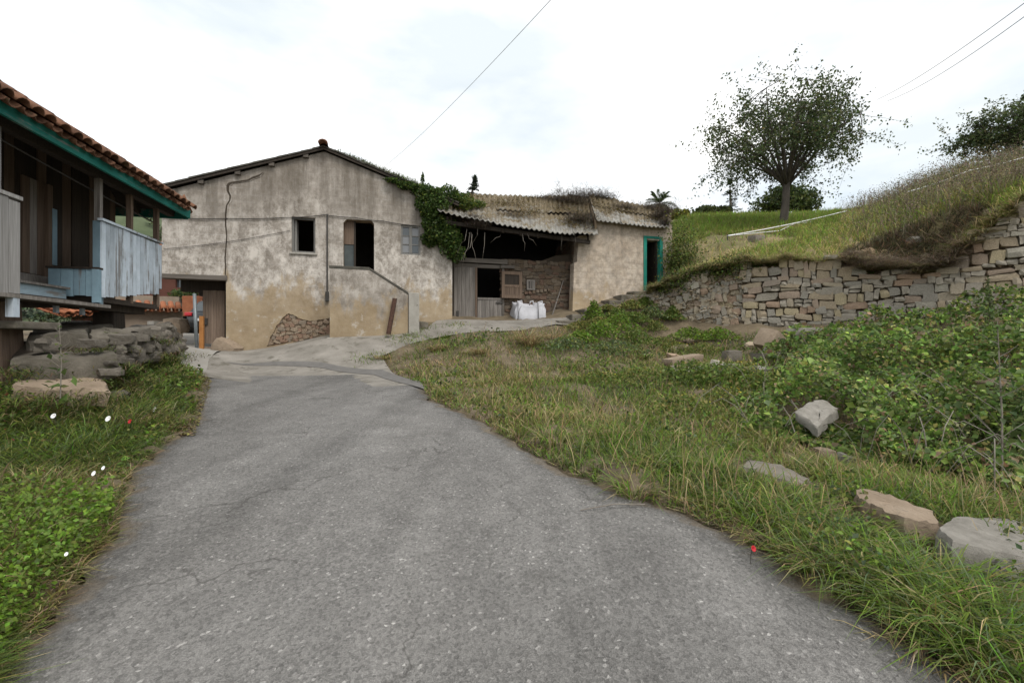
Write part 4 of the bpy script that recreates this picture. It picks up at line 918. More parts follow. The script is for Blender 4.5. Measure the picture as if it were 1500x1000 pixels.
# ---- stone slab steps up to the granary: each slab a thing
def slab(name, px, d0, h, seed, mat, label, cat, amp=.02, group=None):
    """px: outline of the top in pixels with a depth each"""
    b = slab_mesh(name, [P(x, y, d) for x, y, d in px], h, seed, mat, 5, amp)
    c = sum((P(x, y, d) for x, y, d in px), Vector())/len(px); o = b.build(name, mat); 
    me = o.data
    for v in me.vertices: v.co -= Vector((c.x, c.y, c.z-h))
    o.location = (c.x, c.y, c.z-h); me.shade_smooth(); me.set_sharp_from_angle(angle=R(33))
    return tag(o, label, cat, group)
slab('stone_slab', [(18, 562, 4.9), (90, 566, 4.95), (158, 568, 5.1), (150, 553, 5.65), (118, 549, 5.75), (60, 553, 5.6), (22, 556, 5.3)], 5, .2, 1, 'stone_tan', 'lowest tan stone slab of the granary steps, edge in the grass', 'stone slab')
slab('stone_slab', [(16, 526, 5.35), (100, 524, 5.45), (172, 518, 5.75), (160, 508, 6.3), (90, 510, 6.3), (25, 513, 6.1)], 5, .3, 2, 'stone_slab', 'mossy middle stone slab of the granary steps', 'stone slab')
slab('stone_slab', [(40, 490, 5.85), (88, 487, 5.95), (131, 489, 6.1), (128, 478, 7.0), (80, 478, 7.0), (48, 481, 6.7)], 5, .42, 3, 'stone_slab', 'thick grey slab topping the granary steps beside the wooden peg', 'stone slab')
slab('stone_slab', [(134, 492, 6.15), (165, 493, 6.3), (200, 492, 6.6), (190, 482, 7.4), (150, 477, 7.4), (132, 482, 6.9)], 5, .4, 4, 'stone_slab', 'thick grey slab topping the granary steps toward the lane', 'stone slab')
slab('stone_slab', [(176, 481, 7.5), (210, 482, 7.8), (236, 479, 8.3), (230, 474, 9.2), (195, 475, 8.8)], 5, .22, 5, 'stone_grey', 'pale flat slab on top of the rubble by the lane', 'stone slab')
slab('stone_slab', [(60, 477, 7.2), (120, 475, 7.4), (165, 474, 7.6), (160, 469, 8.8), (90, 470, 8.6)], 5, .2, 6, 'stone_slab', 'flat slab lying under the granary floor', 'stone slab')
# rubble revetment carrying the slabs
rub = thing('rubble_revetment', P(215, 540, 7.4), 'crumbling rubble revetment holding up the granary slabs along the lane', 'stone wall')
libr = [stone_mesh('lane_stone_%d' % i, 1, .2, 500+i, .35) for i in range(10)]
for m in libr:
    m.materials.append(MAT['stone_grey'])
core = MB(); cp = [P(165, 540, 5.9), P(225, 524, 8.1), P(250, 515, 9.6), P(264, 508, 10.8)]; ct = [P(172, 496, 6.2), P(228, 484, 8.2), P(240, 478, 9.6), P(240, 476, 10.8)]
for i in range(3):
    bk = [p+Vector((-1.8, .6, -.1)) for p in (ct[i], ct[i+1])]; core.add([cp[i], cp[i+1], ct[i+1], ct[i], bk[0], bk[1]], [(0, 1, 2, 3), (3, 2, 5, 4)])
core.add([cp[0], ct[0], P(20, 500, 5.9), P(10, 585, 5.2)], [(0, 1, 2, 3)])
core.build('core', 'dark_earth', rub)
for k in range(270):
    u_ = random.random(); v_ = random.random()**.8; i = min(int(u_*3), 2); f = u_*3-i
    p = cp[i].lerp(cp[i+1], f).lerp(ct[i].lerp(ct[i+1], f), v_); s = random.uniform(.035, .105)*(1.25 if v_ < .4 else 1)
    link('stone', random.choice(libr), None, rub, Matrix.Translation(p+Vector((random.uniform(-.05, .05),)*3)) @ Matrix.Rotation(random.uniform(0, 6), 4, 'Z') @ Matrix.Rotation(random.uniform(-.4, .4), 4, 'X') @ Matrix.Diagonal((s*1.3, s, s*.62, 1)))
for k in range(26):
    p = P(random.uniform(20, 165), random.choice((505, 535, 545, 575))+random.uniform(-4, 5), 5.7); s = random.uniform(.05, .11)
    link('stone', random.choice(libr), None, rub, Matrix.Translation(p) @ Matrix.Rotation(random.uniform(0, 6), 4, 'Z') @ Matrix.Diagonal((s*1.4, s, s*.6, 1)))

# ================================================================ beyond the lane
BG = BF+.5
gate = thing('wooden_gate', W(onB(313, 500, BG)[0], BG, 1.0), 'brown boarded gate under the bridging floor of the house', 'gate', ROT)
a0, zt = onB(297, 425, BG); a1, _ = onB(329, 425, BG); zb = onB(310, 503, BG)[1]; a1 = min(a1, onB(331, 425)[0]+.1)
nb = 8; w = (a1-a0)/nb
for k in range(nb): MB().box(a0+k*w+.003, a0+(k+1)*w-.003, BG, BG+.03, zb+random.uniform(-.01, .01), zt+random.uniform(-.006, .006)).build('board', 'wood_gate', gate)
for z in (zb+.1, zt-.12): MB().box(a0, a1, BG+.032, BG+.08, z, z+.1).build('rail', 'wood_gate', gate)
MB().box(a0-.02, a1, BG-.01, BG+.05, zb-.16, zb-.1).build('lower_rail', 'wood_gate', gate)
MB().box(a0+.05, a0+.13, BG-.04, BG-.001, zb+.55, zb+.75).build('lock_plate', 'metal_dark', gate)
o_a, o_z = onB(296, 527, BG-.3); o_t = onB(296, 463, BG-.3)[1]
tag(MB().box(o_a-.06, o_a+.05, BG-.35, BG-.27, o_z-.1, o_t).build('gate_post', 'post_orange'), 'orange timber post beside the brown gate', 'post')
p = onB(289, 528, BG-.6); pt = onB(285, 430, BG-.6)
tag(MB().tube([W(p[0], BG-.6, p[1]-.1), W(pt[0], BG-.6, pt[1])], .045, 9).build('metal_pole', 'metal_grey', smooth=True), 'blue grey metal pole standing in front of the gate', 'pole')
rk = stone_mesh('boulder', 3, .05, 77, .55)
q = P(333, 512, 13.0); tag(link('corner_stone', rk, 'stone_tan', None, Matrix.Translation(q) @ Matrix.Rotation(.5, 4, 'Y') @ Matrix.Diagonal((.36, .28, .26, 1))), 'tan guard stone at the foot of the house corner', 'stone')
# low outbuilding with orange tiles seen under the granary
ob = thing('tiled_outbuilding', P(118, 486, 14.5), 'low outbuilding with orange tile roof and white slatted front', 'outbuilding')
t0, t1 = P(92, 463, 13.6), P(150, 460, 14.6); r0, r1 = P(98, 436, 15.6), P(150, 436, 16.4)
dirx = (t1-t0).normalized(); upx = (r0-t0); upx = (upx-dirx*upx.dot(dirx)).normalized()
ttc = tile_mesh('orange_cover', .1, .085, .46); tth = tile_mesh('orange_channel', .09, .105, .46, flip=-1)
for m in (ttc, tth): m.materials.append(MAT['terracotta'])
tiles(ob, t0, dirx, upx, 6, 7, .22, ttc, tth, .4, .6)
b = MB(); b.hexa([t0, t1, r1, r0, t0-Vector((0, 0, .05)), t1-Vector((0, 0, .05)), r1-Vector((0, 0, .05)), r0-Vector((0, 0, .05))]); b.build('roof_deck', 'wood_dark', ob)
fx = Vector((0, .25, 0)); w0, w1 = t0+fx, t1+fx
MB().hexa([Vector((w0.x, w0.y, 1.2)), Vector((w1.x, w1.y, 1.2)), Vector((r1.x, r1.y+1, 1.2)), Vector((r0.x, r0.y+1, 1.2)), w0-Vector((0, 0, .06)), w1-Vector((0, 0, .06)), r1+Vector((0, 1, -.1)), r0+Vector((0, 1, -.1))]).build('wall', 'red_house', ob)
for k in range(9):
    f = (k+.5)/9
    if k == 5: continue
    p = w0.lerp(w1, f)+Vector((0, -.04, 0)); MB().wbox(p.x-.055, p.x+.055, p.y-.02, p.y, 1.3, p.z-.22).build('slat', 'white_slat', ob)
# boundary wall with tile coping
def garden_wall(pa, pb, th, ztop, zbot, name, label, mat, tile):
    w_ = thing(name, (pa+pb)/2, label, 'wall'); d = (pb-pa).normalized(); n = Vector((-d.y, d.x, 0))*th; n = n if n.y > 0 else -n
    q = [Vector((p.x, p.y, z)) for z in (zbot, ztop) for p in (pa, pb, pb+n, pa+n)]
    MB().hexa(q).build('masonry', mat, w_)
    if tile:
        L_ = (pb-pa).length; tiles(w_, Vector((pa.x, pa.y, ztop-.02))-n*.6, d, n+Vector((0, 0, th*.75)), int(L_/.22), 1, .22, ttc, tth, .4, .5)
    return w_
pa, pb = P(160, 452, 15.2), P(268, 455, 16.6); garden_wall(pa, pb, .35, pa.z, 1.0, 'boundary_wall', 'stained boundary wall with a coping of orange tiles', 'block_wall', True)
pa, pb = P(165, 431, 17.6), P(262, 435, 18.6); garden_wall(pa, pb, .3, pa.z, 1.0, 'rear_wall', 'plain pale brown wall rising behind the tile-coped wall', 'block_wall', False)
pa, pb = P(225, 470, 14.2), P(266, 467, 15.0); garden_wall(pa, pb, .3, pa.z, 1.0, 'low_wall', 'low cement wall ending in rocks by the lane', 'cement', False)
for k, (x, y, d, s) in enumerate(((258, 477, 13.9, .3), (247, 482, 13.4, .26), (268, 481, 14.2, .18))):
    tag(link('boulder', rk, 'stone_grey', None, Matrix.Translation(P(x, y, d)) @ Matrix.Rotation(k*1.3, 4, 'Z') @ Matrix.Diagonal((s, s*.8, s*.8, 1))), ['largest grey boulder by the low cement wall', 'mid-sized grey boulder on the rubble side of the low cement wall', 'smallest boulder, on the car side of the low cement wall'][k], 'boulder')
# brown house behind
hb = thing('brown_house', P(270, 440, 27), 'dark red-brown house seen through the passage under the upper floor', 'house')
x0, x1 = P(150, 400, 27).x, P(345, 400, 27).x; zb, zt = 1.5, P(300, 372, 27).z
wn = [P(p, 400, 27).x for p in (257, 273)]; wz = [P(0, p, 27).z for p in (421, 409)]
MB().wbox(x0, wn[0], 27, 31, P(0, 437, 27).z, zt).wbox(wn[1], x1, 27, 31, P(0, 437, 27).z, zt).wbox(wn[0], wn[1], 27, 31, P(0, 437, 27).z, wz[0]).wbox(wn[0], wn[1], 27, 31, wz[1], zt).build('wall', 'red_house', hb)
MB().wbox(wn[0], wn[1], 27.15, 27.2, wz[0], wz[1]).build('window', 'glass', hb)
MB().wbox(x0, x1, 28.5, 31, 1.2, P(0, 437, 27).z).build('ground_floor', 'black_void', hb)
for p in (240, 283, 330): MB().wbox(P(p, 0, 27).x, P(p, 0, 27).x+.35, 27.1, 27.5, 1.2, P(0, 437, 27).z-.005).build('pillar', 'red_house', hb)
MB().wbox(x0-.5, x1+.5, 26.3, 31.5, zt+.01, zt+.2).build('eave', 'wood_dark', hb)
tiles(hb, Vector((P(215, 0, 26.2).x, 26.2, zt+.2)), Vector((1, 0, 0)), Vector((0, 1, .4)), 22, 3, .26, ttc, tth, .4, .5, 0, 1.2)
pl = P(283, 441, 21); tag(MB().wbox(pl.x-.38, pl.x+.3, 20.8, 21.2, 2.6, P(0, 434, 21).z).build('planter', 'terracotta', bevel=.02), 'terracotta planter box above the parked car', 'planter')
# parked car, its tail toward us
def make_car():
    cx, cy, z0 = P(283, 490, 20).x+.5, 20.0, P(280, 490, 20).z-.02
    car = thing('parked_car', (cx, cy+2, z0), 'dark grey car parked in the lane behind the gate pole', 'car')
    prof = [(0, .42, .80), (.02, .62, .84), (-.02, .95, .86), (.12, 1.03, .85), (.42, 1.5, .66), (.6, 1.56, .64), (2.0, 1.6, .64), (2.6, 1.45, .66), (3.1, 1.05, .8), (4.1, .92, .82), (4.3, .7, .8), (4.3, .4, .78)]
    b = MB(); m = len(prof)
    for sx in (-1, -.82, .82, 1):
        for y, z, w in prof: b.v.append(Vector((cx+sx*w*(1.0), cy+y+(.1 if abs(sx) == 1 else 0), z0+z-(.04 if abs(sx) == 1 else 0))))
    for k in range(3):
        for i in range(m-1): b.f.append((k*m+i, k*m+i+1, (k+1)*m+i+1, (k+1)*m+i))
    for k in (0, 3*m):
        low = [Vector((b.v[k+i].x, b.v[k+i].y, z0+.3)) for i in range(m)]
        n = len(b.v); b.v += low
        for i in range(m-1): b.f.append((k+i, k+i+1, n+i+1, n+i))
    b.add([Vector((cx-.82, cy+.1, z0+.25)), Vector((cx+.82, cy+.1, z0+.25)), Vector((cx+.82, cy, z0+.45)), Vector((cx-.82, cy, z0+.45))], [(0, 1, 2, 3)])
    b.build('body', 'car_paint', car, True)
    MB().hexa([Vector(p) for p in [(cx-.62, cy+.12, z0+1.06), (cx+.62, cy+.12, z0+1.06), (cx+.62, cy+.3, z0+1.06), (cx-.62, cy+.3, z0+1.06), (cx-.52, cy+.38, z0+1.46), (cx+.52, cy+.38, z0+1.46), (cx+.52, cy+.5, z0+1.46), (cx-.52, cy+.5, z0+1.46)]]).build('rear_window', 'glass', car)
    for s in (-1, 1):
        MB().wbox(*sorted((cx+s*.87, cx+s*.55)), cy-.05, cy+.3, z0+.84, z0+1.0).build('tail_light', 'tail_red', car, bevel=.03)
        for y in (.75, 3.5):
            wl = MB().tube([(cx+s*.66, cy+y, z0+.33), (cx+s*.86, cy+y, z0+.33)], .33, 20).build('wheel', 'rubber', car, True); MB().tube([(cx+s*.861, cy+y, z0+.33), (cx+s*.868, cy+y, z0+.33)], .2, 14).build('rim', 'metal_grey', wl)
    MB().wbox(cx-.8, cx+.8, cy-.07, cy+.1, z0+.32, z0+.58).build('bumper', 'rubber', car, bevel=.04)
    MB().wbox(cx-.26, cx+.26, cy-.085, cy-.06, z0+.62, z0+.73).build('number_plate', 'lime', car)
make_car()
# ================================================================ dry stone retaining wall
rw = thing('retaining_wall', W0+WD*4+Vector((0, 0, 1.6)), 'long dry stone retaining wall of mixed tan, red and grey stones', 'stone wall')
def wp(s, z, back=0): q = W0+WD*s+WN*back; return Vector((q.x, q.y, z))
wrz = math.atan2(WD.y, WD.x)
for nm, s0, s1, bk, mt in (('core', 2.55, 11.5, .15, 'mortar'), ('mortared_end', -.15, 2.6, .02, 'mortar_pale')):
    b = MB(); n = int((s1-s0)/.12); m = 16; rr = random.Random(5)
    for i in range(n+1):
        s = s0+(s1-s0)*i/n; zt = float(wall_top(s))-.05; zb = 1.0
        for k in range(m+1):
            z = zb+(zt-zb)*k/m; d = bk+(rr.uniform(-.035, .035)); 
            if nm != 'core': d += .09*(k/m)+.05*math.sin(s*3.1+z*2.2)+.04*math.sin(s*6.3-z*5)
            b.v.append(wp(s, z, d))
    for i in range(n):
        for k in range(m): b.f.append((i*(m+1)+k, (i+1)*(m+1)+k, (i+1)*(m+1)+k+1, i*(m+1)+k+1))
    base = len(b.v)                                    # wall thickness and the far face
    for i in range(n+1): s = s0+(s1-s0)*i/n; b.v += [wp(s, float(wall_top(s))-.06, .5), wp(s, 1.0, .5)]
    for i in range(n): b.f += [(i*(m+1)+m, (i+1)*(m+1)+m, base+2*i+2, base+2*i), (base+2*i, base+2*i+2, base+2*i+3, base+2*i+1)]
    b.f.append(tuple(range(m+1))+(base, base+1)); b.build(nm, mt, rw, True)
libw = [stone_mesh('wall_stone_%d' % i, 1, .13, 700+i, .26) for i in range(18)]
for m in libw:
    m.materials.append(MAT['stone_warm'])
sizes = []; rs = random.Random(11)
zrow = 1.62
while zrow < 4.9:
    h = rs.choice((.1, .13, .17, .21, .25)); s = -.1+rs.uniform(-.2, 0)
    while s < 10.0:
        small = s < 2.6; w = rs.uniform(.11, .28) if small else rs.choice((rs.uniform(.11, .22), rs.uniform(.2, .36), rs.uniform(.32, .58)))
        zc = zrow+h/2+.07*math.sin(s*.9)+.06*math.sin(s*2.3+zrow*2)+rs.uniform(-.025, .025); c = s+w/2
        if zc+h*.3 < wall_top(c)+.07:
            parts_ = [(zc, h)] if (h < .16 or rs.random() > .22) else [(zc-h*.28, h*.45), (zc+h*.24, h*.5)]
            for z_, h_ in parts_: sizes.append((c+rs.uniform(-.01, .01), z_+rs.uniform(-.012, .012), w*.99, h_*rs.uniform(.78, 1.18), small))
        s += w
    zrow += h
sizes.sort(key=lambda q: -q[2]*q[3]); wall_list = [q for q in sizes if not q[4]][:215]+[q for q in sizes if q[4]][:85]; rest = [q for q in sizes if not q[4]][215:]+[q for q in sizes if q[4]][85:]; RB = MB()
for k_, (c, z_, w, h_, small) in enumerate(wall_list+rest):
    dp = .1 if not small else .085; back = rs.uniform(-.02, .05)+(.06 if small else 0)
    if small: back += .05*math.sin(c*3.1+z_*2.2)+.04*math.sin(c*6.3-z_*5)
    me = rs.choice(libw); MX = Matrix.Translation(wp(c, z_, back+.02)) @ Matrix.Rotation(wrz, 4, 'Z') @ Matrix.Rotation(rs.uniform(-.13, .13)*(3 if small else 1), 4, 'Y') @ Matrix.Diagonal((w*.5, dp, h_*.53, 1))
    if k_ < len(wall_list): link('stone', me, None, rw, MX)
    else: RB.add([MX @ v.co for v in me.vertices], [tuple(p.vertices) for p in me.polygons])
RB.build('small_stones', 'stone_warm', rw, kind='stuff')
# small stones wedged in the joints
def chip_cloud(name, pts, sz, mat, parent, kind='stuff'):
    base = np.array([[1, 0, 0], [-1, 0, 0], [0, 1, 0], [0, -1, 0], [0, 0, 1], [0, 0, -1.]]); fc = np.array([[0, 2, 4], [2, 1, 4], [1, 3, 4], [3, 0, 4], [2, 0, 5], [1, 2, 5], [3, 1, 5], [0, 3, 5]])
    n = len(pts); v = base[None]*sz[:, None, :]*(1+.3*rng.standard_normal((n, 6, 1))); an = rng.uniform(0, 6.28, n); c, s = np.cos(an), np.sin(an)
    v = np.stack([v[..., 0]*c[:, None]-v[..., 1]*s[:, None], v[..., 0]*s[:, None]+v[..., 1]*c[:, None], v[..., 2]], -1)+pts[:, None, :]
    idx = (np.arange(n)[:, None, None]*6+fc[None]).reshape(-1); o = npmesh(name, v.reshape(-1, 3), np.full(n*8, 3), idx, None, mat, parent)
    if kind: o['kind'] = kind
    return o
n = 2600; cs = rng.uniform(-.1, 10, n); ct_ = wall_top(cs); czz = 1.55+(ct_-.05-1.55)*rng.random(n); bkk = np.where(cs < 2.6, .03+.05*np.sin(cs*3.1+czz*2.2)+.04*np.sin(cs*6.3-czz*5), .08)
pts = np.stack([W0.x+WD.x*cs+WN.x*bkk, W0.y+WD.y*cs+WN.y*bkk, czz], 1); sc = rng.uniform(.02, .065, n)
chip_cloud('joint_chips', pts, np.stack([sc*1.3, sc, sc*.7], 1), 'stone_warm', rw)
for px, py, s_ in ((1435, 345, .3), (1340, 352, .18), (1355, 378, .16), (1460, 310, .2), (1480, 322, .2)):
    ds = np.linspace(9, 19, 300); hx = np.c_[(px-CX)/FP*ds, ds]; fz = H+(CY-py)/FP*ds-hill_z(hx); fz[ds < wall_s(px)[1]+.1] = 1; q = P(px, py, float(ds[np.argmax(fz < 0)])); s_ *= .8; link('loose_stone', rs.choice(libw), None, rw, Matrix.Translation(q) @ Matrix.Rotation(wrz+.3, 4, 'Z') @ Matrix.Diagonal((s_, .16, s_*.7, 1)))

# ================================================================ loose stones and kerb blocks
def rock(name, px, py, d, sz, rz, mat, label, cat='stone', seed=0, tilt=(0, 0), cuts=3, box=.3, rough=.07):
    me = stone_mesh(name, cuts, rough*.45, seed, box)
    p = P(px, py, d); o = link(name, me, mat, None, Matrix.Translation(p) @ Matrix.Rotation(rz, 4, 'Z') @ Matrix.Rotation(tilt[0], 4, 'X') @ Matrix.Rotation(tilt[1], 4, 'Y') @ Matrix.Diagonal((sz[0]/2, sz[1]/2, sz[2]/2, 1)))
    return tag(o, label, cat)
slab('kerb_block', [(1372, 770, 2.66), (1398, 751, 2.95), (1480, 757, 3.02), (1620, 778, 3.05), (1650, 845, 2.45), (1500, 812, 2.42), (1396, 790, 2.5)], 2.5, .24, 21, 'stone_pale', 'big squared pale kerb block at the edge of the tall grass', 'stone block', .008)
slab('kerb_block', [(1254, 722, 3.2), (1258, 710, 3.4), (1302, 722, 3.3), (1366, 747, 3.05), (1376, 764, 2.85), (1325, 755, 2.88), (1280, 739, 3.05)], 3, .26, 22, 'stone_tan', 'long tan kerb stone with broken top beside the big pale block', 'stone block', .014)
slab('kerb_block', [(1084, 680, 4.0), (1096, 671, 4.25), (1142, 678, 4.2), (1188, 699, 3.9), (1172, 709, 3.7), (1120, 692, 3.85)], 4, .22, 23, 'stone_grey', 'narrow grey kerb stone half sunk in grass', 'stone block', .012)
slab('kerb_block', [(1455, 760, 3.5), (1520, 757, 3.6), (1560, 770, 3.5), (1540, 778, 3.3), (1470, 770, 3.3)], 4, .15, 24, 'stone_pale', 'pale slab showing behind the big kerb block', 'stone block', .01)
slab('white_stone', [(1166, 600, 5.6), (1186, 587, 5.9), (1206, 583, 6.0), (1228, 597, 5.8), (1214, 606, 5.55), (1198, 624, 5.3)], 6, .13, 25, 'stone_pale', 'angular white stone lying on the edge of the brambles', 'stone', .012)
rock('small_stone', 1240, 674, 4.8, (.2, .15, .13), .4, 'stone_pale', 'small pale stone between the grass and the brambles', seed=31, tilt=(.3, .2))
rock('small_stone', 1207, 668, 4.9, (.2, .16, .17), 1.4, 'stone_tan', 'small tan stone next to the small pale one', seed=32)
rock('flat_stone', 1000, 527, 10.4, (.85, .5, .16), .2, 'stone_tan', 'long flat tan stone in weeds below the mortared wall end', seed=33, tilt=(0, -.15))
rock('rubble_stone', 1055, 540, 9.6, (.5, .4, .3), .9, 'stone_warm', 'reddish rubble stone in the weeds', seed=34, tilt=(.3, .1))
rock('rubble_stone', 1072, 521, 10.6, (.35, .3, .25), .1, 'stone_grey', 'grey rubble stone behind the reddish one', seed=35)
rock('rubble_stone', 1130, 503, 11.2, (.75, .5, .5), .5, 'stone_tan', 'upright tan rubble block at the foot of the dry stone wall', seed=36, tilt=(.2, .5))
rock('rubble_stone', 1128, 520, 10.7, (.32, .3, .25), .5, 'stone_pale', 'pale rubble stone at the front of the heap', seed=37, tilt=(.2, .5))
rock('flat_stone', 1195, 486, 11.6, (1.4, .5, .2), -.1, 'stone_pale', 'long pale coping slab fallen behind the brambles', seed=38)
rock('flat_stone', 1290, 497, 10.2, (.7, .4, .12), -.2, 'stone_pale', 'short pale slab among bramble leaves', seed=39)
rock('rubble_stone', 1333, 518, 8.8, (.12, .12, .34), .3, 'stone_tan', 'thin upright stone poking out of the brambles', seed=40, tilt=(0, .5))
rock('clay_mound', 1465, 590, 6.0, (.7, .5, .62), .3, 'mortar', 'brown clay mound showing through the brambles', 'mound', seed=41, box=.6)
rock('flat_stone', 1020, 540, 9.8, (.6, .35, .12), -.3, 'stone_warm', 'short flat stone beside the reddish rubble', seed=42)
for k in range(16):
    x_, y_ = random.uniform(985, 1150), random.uniform(500, 552); c_ = G(x_, y_); me = stone_mesh('spill_stone', 1, .16, 900+k, .3); s_ = random.uniform(.07, .2)
    tag(link('spill_stone', me, random.choice(('stone_warm', 'stone_tan', 'stone_pale', 'stone_grey')), None, Matrix.Translation(c_+Vector((0, 0, .05+s_*.35))) @ Matrix.Rotation(random.uniform(0, 6), 4, 'Z') @ Matrix.Rotation(random.uniform(-.5, .5), 4, 'X') @ Matrix.Diagonal((s_*1.2, s_*.8, s_*.6, 1))), 'small broken stone in the rubble spill below the mortared wall end', 'stone', 'rubble spilled below the wall')
rock('hill_stone', 1108, 352, 17.0, (.5, .4, .35), .3, 'stone_grey', 'grey stone on the bank under the tree', seed=43)
# ================================================================ tape barrier on the bank
def strand(name, pts, r, mat, label, cat, n=5):
    return tag(MB().tube(pts, r, n).build(name, mat), label, cat)
A, B_, C_, D_, E_ = P(1065, 345.5, 17.6), P(1240, 309, 19.0), P(1142, 338, 17.6), P(1163, 328, 18.6), P(1222, 321, 19.2)
strand('barrier_tape', hang(A, B_, .06), .022, 'rope_white', 'upper white barrier tape stretched past the tree trunk', 'tape')
strand('barrier_tape', [A, C_, D_, E_, P(1290, 309, 19.0)], .015, 'rope_white', 'lower white barrier tape bent round the stakes', 'tape')
for p, nm, lb in ((C_, 'rust', 'rusty stake holding the lower tape'), (D_, 'metal_dark', 'dark stake holding the lower tape near the trunk'), (A+Vector((.02, 0, 0)), 'metal_dark', 'stake at the corner where both tapes meet')):
    tag(MB().bar(p+Vector((0, 0, .06)), p+Vector((0, 0, -.85)), .035).build('stake', nm), lb, 'stake')
strand('barrier_tape', hang(P(1330, 281, 15.5), P(1420, 250, 14.8), .04)+hang(P(1422, 249.5, 14.8), P(1560, 213, 13.6), .05), .02, 'rope_white', 'white tape along the crest of the bank', 'tape')
# overhead wires
strand('overhead_wire', hang(P(830, -25, 9), P(560, 246, 30), .25), .006, 'cable', 'single overhead wire running down to the house roof', 'wire')
strand('overhead_wire', hang(P(1560, -40, 13), P(1285, 146, 34), .3), .013, 'cable', 'overhead wire above the hill, the upper of two', 'wire')
strand('overhead_wire', hang(P(1580, -35, 13), P(1300, 148, 34), .4), .013, 'cable', 'overhead wire above the hill, the lower of two', 'wire')
# ================================================================ vegetation
def vn(x, y, f, ph=0): return (np.sin(x*f+ph)+np.sin(y*f*1.13+ph*2+1)+np.sin((x+y)*f*.71+ph*3)+np.sin((x-y)*f*1.37+2*ph))/4
GREEN, LUSH, YEL, STRAW, DARK, BROWN, BLUEG = (.12, .175, .035), (.15, .25, .03), (.22, .21, .065), (.38, .30, .16), (.055, .08, .022), (.16, .11, .065), (.125, .165, .075)
def sample(n, lo, hi, x0=-1.45, x1=1.45):
    y = lo*(hi/lo)**rng.random(n); x = y*rng.uniform(x0, x1, n); xy = np.c_[x, y]; z = g(xy); p = np.c_[xy, z]; px, py = proj(p); return p, px, py
RV = [(1440, 1010)] + RIGHT_PX[1:] + [(560, 522), (598, 506), (640, 498), (690, 490), (760, 486), (832, 479), (850, 466), (935, 432), (968, 440), (968, 500), (1100, 489), (1300, 480), (2000, 460), (3000, 1500), (1500, 1500)]
BRP = [(1078, 610), (1100, 545), (1125, 500), (1230, 487), (1330, 477), (2000, 445), (2000, 790), (1480, 735), (1400, 708), (1290, 690), (1180, 655), (1095, 640)]
LV = [(-300, 1500)] + [(p[0]-3, p[1]) for p in LEFT_PX] + [(300, 530), (262, 520), (250, 524), (165, 548), (150, 572), (20, 580), (-900, 600)]
STONES = [(P(1195, 605, 5.9), .5), (P(1195, 612, 5.5), .5), (P(1135, 690, 4.0), .45), (P(1310, 735, 3.1), .4), (P(1420, 790, 2.55), .35), (P(1240, 674, 4.8), .3)]
def stone_cut(p):
    k = np.ones(len(p))
    for c, r in STONES: dd = np.hypot(p[:, 0]-c.x*.97, p[:, 1]-c.y*.97); k = np.where(dd < r, .14, k)
    return k
# ---- right verge
p, px, py = sample(330000, 1.4, 18, -.6, 1.45)
ok = inpoly(px, py, RV) & ~ONROAD(p[:, :2]) ; p, px, py = p[ok], px[ok], py[ok]
br = inpoly(px, py, BRP); ok = ~br | (rng.random(len(p)) < .12); 
bare = (vn(p[:, 0], p[:, 1], 2.1, .7) > 2); ok &= (~bare | (rng.random(len(p)) < .6)) & (rng.random(len(p)) < .72)
p, px, py = p[ok], px[ok], py[ok]; n = len(p); d = p[:, 1]
f = vn(p[:, 0], p[:, 1], 1.3, 2.2)+.35*rng.standard_normal(n)
pal = np.where((f > .42)[:, None], pick(n, [YEL, STRAW, GREEN, BROWN], [4, 5, 2, 1]), np.where((f > -.2)[:, None], pick(n, [GREEN, LUSH, YEL, STRAW, BROWN], [3.5, 3, 4, 2, .5]), pick(n, [LUSH, GREEN, BLUEG, DARK], [3, 4, 2, 1])))
edge = np.clip((px-np.interp(py, [q[1] for q in RIGHT_PX[::-1]], [q[0] for q in RIGHT_PX[::-1]]))*d/FP/.5, 0, 1)
h = (.045+.09*edge)*(1+.5*rng.standard_normal(n)).clip(.3, 2.2)*(1+.35*vn(p[:, 0], p[:, 1], 2.7, 1)); h = h.clip(.02, .5)*stone_cut(p)
gb = Blades().add(p, h, (.0035+.0011*d).clip(.004, .013)*rng.uniform(.7, 1.4, n), rng.uniform(0, 6.28, n), rng.uniform(.05, .8, n), pal, rng.uniform(.2, 1.1, n))
tag(gb.build('verge_grass'), 'mixed green and straw grass on the verge right of the road', 'grass', kind='stuff')
# ---- tussocks of long arching grass along the kerb
tb = Blades()
def tussock(c, nb, hgt, pals, wts, spread=.1, w=.006):
    if stone_cut(np.array([[c.x, c.y]]))[0] < 1: return
    az = rng.uniform(0, 6.28, nb); r = spread*np.sqrt(rng.random(nb)); b = np.c_[c.x+r*np.cos(az), c.y+r*np.sin(az), np.full(nb, c.z)-.01]
    tb.add(b, hgt*rng.uniform(.5, 1.15, nb), w*rng.uniform(.7, 1.3, nb), az+.5*rng.standard_normal(nb), rng.uniform(.08, .75, nb), pick(nb, pals, wts), rng.uniform(.5, 1.5, nb))
spots = [(1180, 730, .34), (1225, 760, .3), (1150, 760, .34), (1110, 770, .3), (1200, 800, .38), (1245, 800, .3), (1350, 870, .38), (1400, 890, .42), (1450, 930, .42), (1490, 900, .42), (1280, 850, .4), (1230, 850, .34), (1380, 930, .38), (1440, 980, .36), (1220, 690, .26), (1040, 700, .3), (990, 690, .3), (1060, 660, .28), (950, 670, .28), (1160, 650, .25), (1300, 690, .3), (1490, 980, .42), (1090, 725, .22), (1020, 670, .26), (900, 650, .24), (1320, 900, .36), (1180, 830, .3), (1070, 745, .25)]
for x, y, hgt in spots:
    c = G(x, y); tussock(c, 210, hgt, [LUSH, GREEN, BLUEG, YEL, STRAW], [4, 4, 3, 2, .8], .13)
